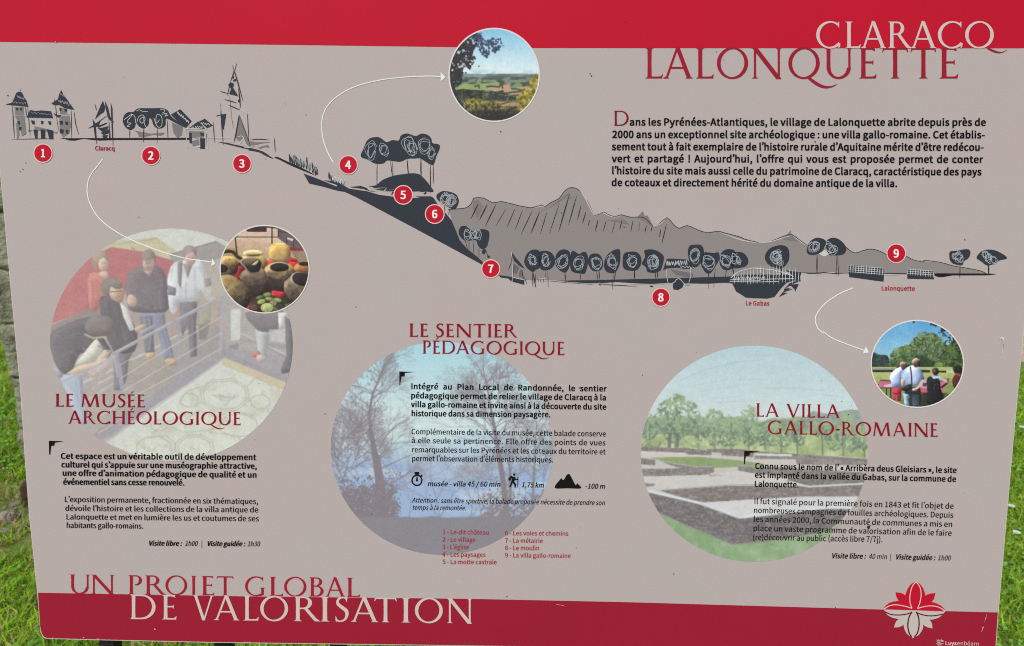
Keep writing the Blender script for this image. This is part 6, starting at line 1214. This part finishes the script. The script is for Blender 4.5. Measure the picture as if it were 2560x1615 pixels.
def canopy(trunks, n, depth, ln, wd, sp):
    for _ in range(n):
        q = r.choice(trunks); t = r.random(); k = int(t * (len(q) - 1)); u = t * (len(q) - 1) - k
        a_, b_ = q[k][0] * (1 - u) + q[k + 1][0] * u, q[k][1] * (1 - u) + q[k + 1][1] * u
        p.branch(a_, b_, -math.pi / 2 + r.choice((-1, 1)) * r.uniform(.25, 1.15), ln * r.uniform(.6, 1.2) * (1.15 - .5 * t), wd * .85, TC, depth, r, sp, .66, .76)
canopy([T_('500 1150 470 1000 440 850 440 700 470 560 540 420')], 30, 5, 42, 3.4, .6)
canopy([T_('240 1400 230 1200 260 1050 300 900'), T_('350 1400 330 1200 320 1050 360 850'), T_('190 1300 200 1100 220 980')], 56, 5, 40, 3.0, .6)
canopy([T_('560 1400 600 1300 640 1240')], 10, 4, 36, 2.4, .6)
p.line(T_('1475 1600 1440 1280 1395 1000 1370 850 1330 640 1310 500'), 17, TC, 1, 1.6); p.line(T_('1490 1420 1492 1200 1480 1120'), 9, TC, .9, 4); p.line(T_('1655 1560 1670 1250 1680 1000 1690 820'), 8, TC, .8, 1.6); p.line(T_('1395 1000 1290 860 1190 800 1040 770'), 3.5, TC, .8, 1); p.line(T_('1400 1060 1300 1000 1180 960 1050 930'), 3, TC, .7, 1); p.line(T_('1410 1100 1300 1080 1180 1100 1060 1120'), 2.4, TC, .6, 1)
canopy([T_('1400 1000 1370 850 1330 640 1310 480')], 34, 5, 46, 3.2, .62)
canopy([T_('1670 1350 1675 1150 1690 900 1690 800'), T_('1740 1300 1730 1050')], 34, 5, 36, 2.6, .6)
canopy([T_('1440 1350 1480 1250')], 8, 5, 40, 3, .6)
TC2 = (138, 136, 152)
for (x, y, a, ln, wd, d) in ((960, 1600, -1.6, 64, 3.4, 6), (955, 1560, -2.1, 60, 3, 5), (960, 1540, -1.0, 60, 3, 5), (720, 1600, -1.3, 56, 3, 5), (1200, 1600, -1.5, 44, 3, 6), (1280, 1600, -1.8, 50, 3, 6)):
    a_, b_ = T_([x, y])[0]; p.branch(a_, b_, a, ln, wd, TC2, d, r, .6, .75, .72)
# twiggy haze in the crowns and dense thickets at the feet of the trees
for (x, y, rx, ry, th) in ((430, 640, 170, 330, .50), (1330, 600, 300, 250, .53), (1640, 1000, 220, 360, .52), (280, 980, 240, 320, .47), (1400, 880, 260, 200, .56)):
    e = np.clip(1 - ((p.X - T_([x, y])[0][0]) / (rx * .3322)) ** 2 - ((p.Y - T_([x, y])[0][1]) / (ry * .3322)) ** 2, 0, 1)
    p.put(np.clip((p.noise(4.4, 33, 2) * .7 + p.noise(22, 34, 2) * .3 - th - .1) * 9, 0, 1) * np.clip(e * 2, 0, 1) * .6, TC)
lf = np.clip((ty - 1180 - (p.X - 830) * 0.1) / 260, 0, 1) * np.clip((1010 - p.X) / 30, 0, 1)
p.put(np.clip((p.noise(3.6, 41, 2) * .65 + p.noise(15, 42, 2) * .35 - .64 + lf * .5) * 6, 0, 1) * (lf > 0), TC)
rf = np.clip((p.Y - 1190) / 110, 0, 1) * np.clip((p.X - 1170) / 50, 0, 1)
p.put(np.clip((p.noise(3.6, 45, 2) * .65 + p.noise(15, 46, 2) * .35 - .66 + rf * .42) * 6, 0, 1) * (rf > 0), (136, 128, 134)); p.put(np.clip((p.Y - gy) / 6, 0, 1), (133, 131, 141))
p.put(np.clip((p.noise(5, 47, 2) - .78) * 10, 0, 1) * (p.Y < 1310) * (p.Y > 1200) * .5 * (p.X < 990), (176, 176, 186))
p.build('faded_photo', 3, None, label='large faded round photo of bare winter trees', soften=.3, detail=.10, fade=.04, sat=1.0)

# 6. faded photo of the excavated villa
V_ = Z(1590, 850, 600 / 1628); kv = 600 / 1628
p = Pic(1885.6, 1134, 284, 270, 1.9)
ty = (p.Y - 850) / kv; tx = (p.X - 1590) / kv
p.shade(np.ones(p.X.shape), (172, 205, 221), (198, 217, 222), (ty - 60) / 470)
for q, a in (('260 290 480 200 680 150 880 130', .35), ('400 305 620 270', .25), ('430 350 700 310', .2), ('880 325 1080 325 1280 345', .4), ('760 110 950 100', .2), ('520 400 700 385', .25), ('540 425 820 410', .3), ('640 470 800 440', .25), ('1250 370 1400 385', .3), ('700 265 900 270', .2)): p.line(V_(q), 1.8, (134, 160, 184), a)
p.foliage(np.clip((ty - 520 + 50 * (p.noise(50, 3) - .5)) / 14, 0, 1), (112, 138, 116), (158, 182, 148), 20, 4)
p.foliage(p.mask(V_('1150 520 1200 480 1300 500 1450 470 1560 480 1600 560 1150 580')), (130, 150, 148), (156, 176, 160), 16, 5)
p.foliage((ty > 640) * (ty < 800) * 1.0, (150, 174, 116), (194, 206, 156), 30, 6, 2.4)
crowns = ((90, 600, 60, 90, 1), (260, 520, 150, 150, 2), (420, 590, 70, 100, 3), (530, 590, 75, 120, 4), (640, 620, 70, 110, 5), (760, 580, 85, 125, 6), (870, 640, 70, 80, 7), (980, 640, 110, 85, 8), (1090, 640, 60, 80, 9), (1400, 640, 120, 130, 10), (1545, 660, 50, 110, 11), (1260, 600, 90, 60, 12))
for x, y, rx, ry, sd in crowns:
    a_, b_ = V_([x, y])[0]; p.line([(a_, b_), (a_ + 2, V_([x, 740 if x < 900 else 750 + (x - 900) * .09])[0][1])], 4.5, (104, 110, 108), .85, 3.4)
    p.clumps(a_, b_, rx * kv, ry * kv, (98, 122, 106), (152, 180, 138), sd + 60, 60, .26, 13)
p.line(V_('230 640 225 720'), 9, (100, 104, 106), .8); p.line(V_('285 640 280 720'), 8, (100, 104, 106), .8)
p.clumps(*V_('370 700')[0], 26, 12, (128, 156, 110), (160, 190, 130), 90, 24, .35, 9); p.clumps(*V_('110 710')[0], 30, 10, (110, 134, 104), (150, 172, 124), 91, 24, .35, 9)
st_ = (ty > 738 + np.clip(tx - 400, 0, 2000) * .052) * 1.0
p.put(st_, (196, 190, 189))
def wallp(q, c=(124, 118, 119), sd=0, k=1): m = p.mask(V_(q)); p.shade(m, tuple(v - 8 for v in c), tuple(v + 20 for v in c), (p.noise(4.2, 70 + sd, 2) * .6 + p.noise(12, 90 + sd, 2, stretch=(.5, 1.5)) * .4 - .5) * 2.2 + .4); p.put(m * np.clip((p.noise(4.4, 110 + sd, 2, stretch=(.6, 1.2)) - .66) * 6, 0, 1) * .55, (170, 165, 162))
p.poly(V_('90 797 400 790 690 815 870 840 860 865 690 860 520 868 300 852'), (136, 164, 108)); p.put(p.mask(V_('90 797 400 790 690 815 870 840 860 865 690 860 520 868 300 852')) * np.clip((p.noise(12, 77) - .5) * 4, 0, 1) * .4, (118, 148, 96))
wallp('35 726 340 732 510 752 512 780 360 778 330 764 35 752', sd=1); wallp('470 738 700 738 800 752 1570 806 1570 850 1060 792 1050 775 800 770 790 795 700 790 580 782 580 765 510 760', sd=2); wallp('800 782 1100 790 1570 830 1570 850 1090 845 1080 810 805 805', (132, 126, 126), 3); p.poly(V_('800 768 1060 775 1056 790 830 782'), (206, 212, 216)); p.poly(V_('35 756 330 766 360 780 500 783 690 800 430 790 35 797'), (204, 196, 195))
wallp('30 800 130 812 130 850 30 842', sd=4); wallp('160 822 400 858 528 860 528 896 470 915 48 926 38 874 300 870', sd=5); p.line(V_('160 822 400 858 526 858'), 2.2, (172, 170, 172)); wallp('690 852 1090 868 1570 900 1570 975 1100 930 692 894', sd=6); p.line(V_('694 852 1570 898'), 2, (168, 164, 164)); p.poly(V_('470 915 690 885 800 905 1000 930 1000 990 640 985 150 1010 40 960 50 926'), (200, 198, 199)); p.poly(V_('470 905 600 920 500 925'), (160, 162, 172))
p.poly(V_('40 970 130 975 120 990 60 995'), (130, 128, 134)); wallp('1030 930 1570 960 1540 985 1180 995 1030 960', (122, 116, 120), 10)
wallp('165 1022 640 988 1170 992 1540 975 1512 1062 1120 1066 420 1102', (122, 114, 116), 7); p.line(V_('170 1018 640 984 900 980'), 2, (150, 146, 148)); p.line(V_('1040 960 1170 994 1540 974'), 4, (206, 214, 220))
p.poly(V_('430 1104 800 1080 1120 1062 1500 1062 1460 1140 1100 1150 720 1205'), (204, 206, 212))
wallp('66 1020 300 1080 430 1115 700 1212 1000 1180 1290 1140 1455 1140 1380 1240 1290 1300 1000 1350 650 1386 300 1236 150 1172', (110, 104, 109), 8); p.line(V_('75 1022 430 1104 700 1202 1000 1165 1300 1135 1450 1138'), 6.5, (204, 216, 228)); p.line(V_('430 1110 700 1208'), 3, (180, 190, 202), .7)
gm_ = p.mask(V_('100 1150 150 1174 300 1238 650 1388 1000 1352 1290 1302 1400 1240 1400 1560 100 1560')); p.shade(gm_, (128, 166, 116), (158, 184, 150), (p.noise(40, 83) - .5) * 2 + (ty - 1300) / 400); p.line(V_('300 1240 650 1386 900 1366'), 5, (116, 128, 110), .4)
p.build('faded_photo', 3, None, label='large faded round photo of low excavated villa walls and trees', fade=.08, detail=.2, sat=.82)

# ------------------------------------------------------------------ turf, clover, straw, stones, daisies
LEAF = attr_mat('leaf_blade', 0.6, 0.10, 0.42)
def in_wall(x, y): return (x > wc.x - 0.02) & (x < wc.x + 1.02) & (y > wc.y - 0.03) & (y < wc.y + 0.45)
WORN = ground(30, 1290)
def worn(x, y):                                    # thin dry patch beside the left side of the board
    return np.exp(-(((x - WORN.x) / .36) ** 2 + ((y - WORN.y) / .19) ** 2))
def scatter(n, x0, x1, y0, y1, keep=None):
    x = rng.uniform(x0, x1, n); y = rng.uniform(y0, y1, n); k = ~in_wall(x, y) & ~((x > 0.62) & (y > 4.28) & (y < 5.6))
    if keep is not None: k &= keep(x, y)
    return x[k], y[k]
def blades(name, x, y, h, wd, tint, lean=0.5, lift=0.0):
    n = len(x); a = rng.uniform(0, 2 * math.pi, n); ca, sa = np.cos(a), np.sin(a)
    ln = h * rng.uniform(.1, 1.0, n) * lean * 2; b = rng.uniform(0, 2 * math.pi, n); lx, ly = np.cos(b) * ln, np.sin(b) * ln
    V = np.zeros((n, 5, 3)); hw = wd / 2
    V[:, 0] = np.stack([x - ca * hw, y - sa * hw, np.full(n, -.003 + lift)], 1); V[:, 1] = np.stack([x + ca * hw, y + sa * hw, np.full(n, -.003 + lift)], 1)
    V[:, 2] = np.stack([x + ca * hw * .8 + lx * .35, y + sa * hw * .8 + ly * .35, h * .6 + lift], 1); V[:, 3] = np.stack([x - ca * hw * .8 + lx * .35, y - sa * hw * .8 + ly * .35, h * .6 + lift], 1)
    V[:, 4] = np.stack([x + lx, y + ly, h * (1 - .35 * lean * rng.uniform(0, 1, n)) + lift], 1)
    base = (np.arange(n) * 5)[:, None]
    loops = np.concatenate([base + np.array([0, 1, 2, 3]), base + np.array([3, 2, 4])], 1).ravel()
    starts = ((np.arange(n) * 7)[:, None] + np.array([0, 4])).ravel()
    return link(name, np_mesh(name, V.reshape(-1, 3), loops, starts, np.repeat(tint, 5, 0)), LEAF)
def patchy(x, y, s, seed): return value_noise3(np.stack([x / s, y / s, np.full(len(x), .5)], 1) + 11 * seed, seed)
def turf_tint(x, y, n):
    t = np.clip(patchy(x, y, .10, 3) * .7 + patchy(x, y, .5, 5) * .3 + rng.normal(0, .16, n), 0, 1)[:, None]
    c = np.array((0.125, 0.270, 0.016)) * (1 - t) + np.array((0.37, 0.56, 0.045)) * t
    dry = np.clip(rng.uniform(0, 1, n) + worn(x, y) * .75 - .90, 0, 1)[:, None] * 8
    c = c * (1 - np.clip(dry, 0, 1)) + np.array((0.30, 0.23, 0.11)) * np.clip(dry, 0, 1)
    return c * rng.uniform(.75, 1.25, n)[:, None]
keep1 = lambda x, y: rng.uniform(0, 1, len(x)) > np.clip(worn(x, y) * 1.15 + .6 * (patchy(x, y, .13, 21) > .66), 0, .97)
x1, y1 = scatter(190000, -2.7, 2.7, 1.35, 3.6, keep1); x2, y2 = scatter(120000, -4.4, 4.4, 3.5, 7.5, keep1); x3, y3 = scatter(26000, -2.2, 2.4, .4, 1.4); x4, y4 = scatter(40000, -9, 9, 7.2, 16)
x = np.concatenate([x1, x2, x3, x4]); y = np.concatenate([y1, y2, y3, y4]); n = len(x)
h = rng.uniform(.022, .058, n) * (.7 + .6 * patchy(x, y, .16, 8)); wd = rng.uniform(.003, .0065, n) * np.where(y > 3.5, 1.7, 1.0) * np.where(y > 7, 2, 1)
tag(blades('grass', x, y, h, wd, turf_tint(x, y, n), .8), kind='stuff')
# clover: three round leaflets on a stalk top
def clover(n):
    x, y = scatter(n, -2.6, 2.6, 1.4, 3.8, lambda x, y: (patchy(x, y, .22, 14) + .25 * (x > 0) > .52) & (worn(x, y) < .25)); n = len(x)
    z = rng.uniform(.018, .045, n); r_ = rng.uniform(.0035, .007, n); a0 = rng.uniform(0, 6.3, n)
    V, loops, starts, tint = [], [], [], []
    m = 6; o = 0
    for leaf in range(3):
        a = a0 + leaf * 2.094; cx, cy = x + np.cos(a) * r_ * 1.0, y + np.sin(a) * r_ * 1.0
        tx_, ty_ = rng.normal(0, .35, n), rng.normal(0, .35, n)
        q = np.zeros((n, m, 3))
        for k in range(m):
            dx, dy = r_ * math.cos(k * 2 * math.pi / m), r_ * math.sin(k * 2 * math.pi / m)
            q[:, k] = np.stack([cx + dx, cy + dy, z + dx * tx_ + dy * ty_], 1)
        V.append(q.reshape(-1, 3)); loops.append(np.arange(n * m) + o); starts.append(np.arange(n) * m + o); o += n * m
        tint.append(np.repeat(np.array((0.15, 0.33, 0.05)) * rng.uniform(.6, 1.7, n)[:, None], m, 0))
    return link('clover', np_mesh('clover', np.concatenate(V), np.concatenate(loops), np.concatenate(starts), np.concatenate(tint)), LEAF)
tag(clover(12000), kind='stuff')
xs, ys = scatter(26000, -2.6, 2.4, 1.4, 3.9, lambda x, y: rng.uniform(0, 1, len(x)) < .14 + 1.2 * worn(x, y) + .5 * (y < 2.25) * (x < 0) + .4 * (patchy(x, y, .13, 21) > .66)); n = len(xs)
c = np.array((0.38, 0.29, 0.15)) * rng.uniform(.5, 1.4, n)[:, None] * np.stack([np.ones(n), rng.uniform(.85, 1.05, n), rng.uniform(.7, 1.1, n)], 1)
tag(blades('dry_straw', xs, ys, rng.uniform(.012, .035, n), rng.uniform(.003, .008, n), c, 1.6, .012), kind='stuff')
rock = noise_mat('field_stone', [(0.3, (0.10, 0.095, 0.075)), (0.55, (0.24, 0.225, 0.19)), (0.75, (0.36, 0.35, 0.31))], 28, bump=.8, bscale=90)
def stone(px, py, w_, h_, label, mat=rock, seed=1):
    g = ground(px, py); o = stone_block('stone', -w_, w_, -w_ * .8, w_ * .8, -.012, h_, w_ / 5, w_ * .5, min(w_ * .7, h_ * .45), None, mat, seed)
    o.location = (g.x, g.y, 0); o.rotation_euler = (0, 0, seed * 1.3); tag(o, label, 'stone', 'stones half buried in the turf by the board'); return o
stone(24, 1296, .030, .022, 'pale grey stone, largest of those in the worn turf', seed=2)
stone(40, 1262, .020, .014, 'small flat stone in the worn turf nearest the wall', seed=3)
stone(8, 1330, .022, .012, 'low tan stone in the worn turf farthest from the wall', seed=5)
for k in range(7):
    stone(random.uniform(2, 66), random.uniform(1252, 1338), random.uniform(.008, .016), random.uniform(.008, .014), 'small pale pebble loose in the worn turf beside the board', seed=20 + k)['group'] = 'pebbles in the worn turf'
brown = noise_mat('dark_brown_earth', [(0.3, (0.022, 0.012, 0.008)), (0.6, (0.06, 0.030, 0.018)), (0.8, (0.10, 0.055, 0.03))], 30, bump=.8, bscale=80)
g = ground(72, 1268); o = stone_block('root_stump', -.035, .035, -.03, .03, -.02, .10, .009, .02, .02, None, brown, 9); o.location = (g.x + .012, g.y + .02, 0)
tag(o, 'dark brown rounded stump at the foot of the mossy wall', 'stump')
petal_m = bpy.data.materials.new('white_petal'); petal_m.use_nodes = True; bsdf(petal_m).inputs['Base Color'].default_value = (.75, .75, .72, 1); bsdf(petal_m).inputs['Roughness'].default_value = .6
disc_m = bpy.data.materials.new('yellow_disc'); disc_m.use_nodes = True; bsdf(disc_m).inputs['Base Color'].default_value = (.55, .38, .04, 1)
def daisy(px, py, label):
    g = ground(px, py, .045); t = bpy.data.objects.new('daisy', None); COL.objects.link(t); t.location = (g.x, g.y, 0)
    tag(t, label, 'daisy', 'daisies in the lawn right of the board')
    V, Fc = [], []
    for k in range(12):
        a = k * math.pi / 6; b = len(V)
        for rr, off in ((.003, -.12), (.003, .12), (.011, .20), (.013, 0), (.011, -.20)): V.append((rr * math.cos(a + off), rr * math.sin(a + off) - .002, .045 + rr * .12))
        Fc.append((b, b + 1, b + 2, b + 3, b + 4))
    link('petal', quick_mesh('petal', V, Fc), petal_m, t)
    V = [(.0038 * math.cos(k), .0038 * math.sin(k), .0462) for k in np.arange(10) * .628] + [(0, 0, .0485)]
    link('flower_centre', quick_mesh('flower_centre', V, [(k, (k + 1) % 10, 10) for k in range(10)]), disc_m, t)
    V = [(.001 * math.cos(k * 2.1), .001 * math.sin(k * 2.1), z) for z in (-.005, .046) for k in range(3)]
    link('stem', quick_mesh('stem', V, [(k, (k + 1) % 3, 3 + (k + 1) % 3, 3 + k) for k in range(3)]), LEAF2, t)
LEAF2 = bpy.data.materials.new('flower_stalk'); LEAF2.use_nodes = True; bsdf(LEAF2).inputs['Base Color'].default_value = (.07, .15, .03, 1)
daisy(2554, 1067, 'white daisy farthest up the lawn, at the right edge of the photo')
daisy(2528, 1264, 'white daisy closest to the right edge of the board')
daisy(2541, 1330, 'white daisy lowest in the lawn right of the board')
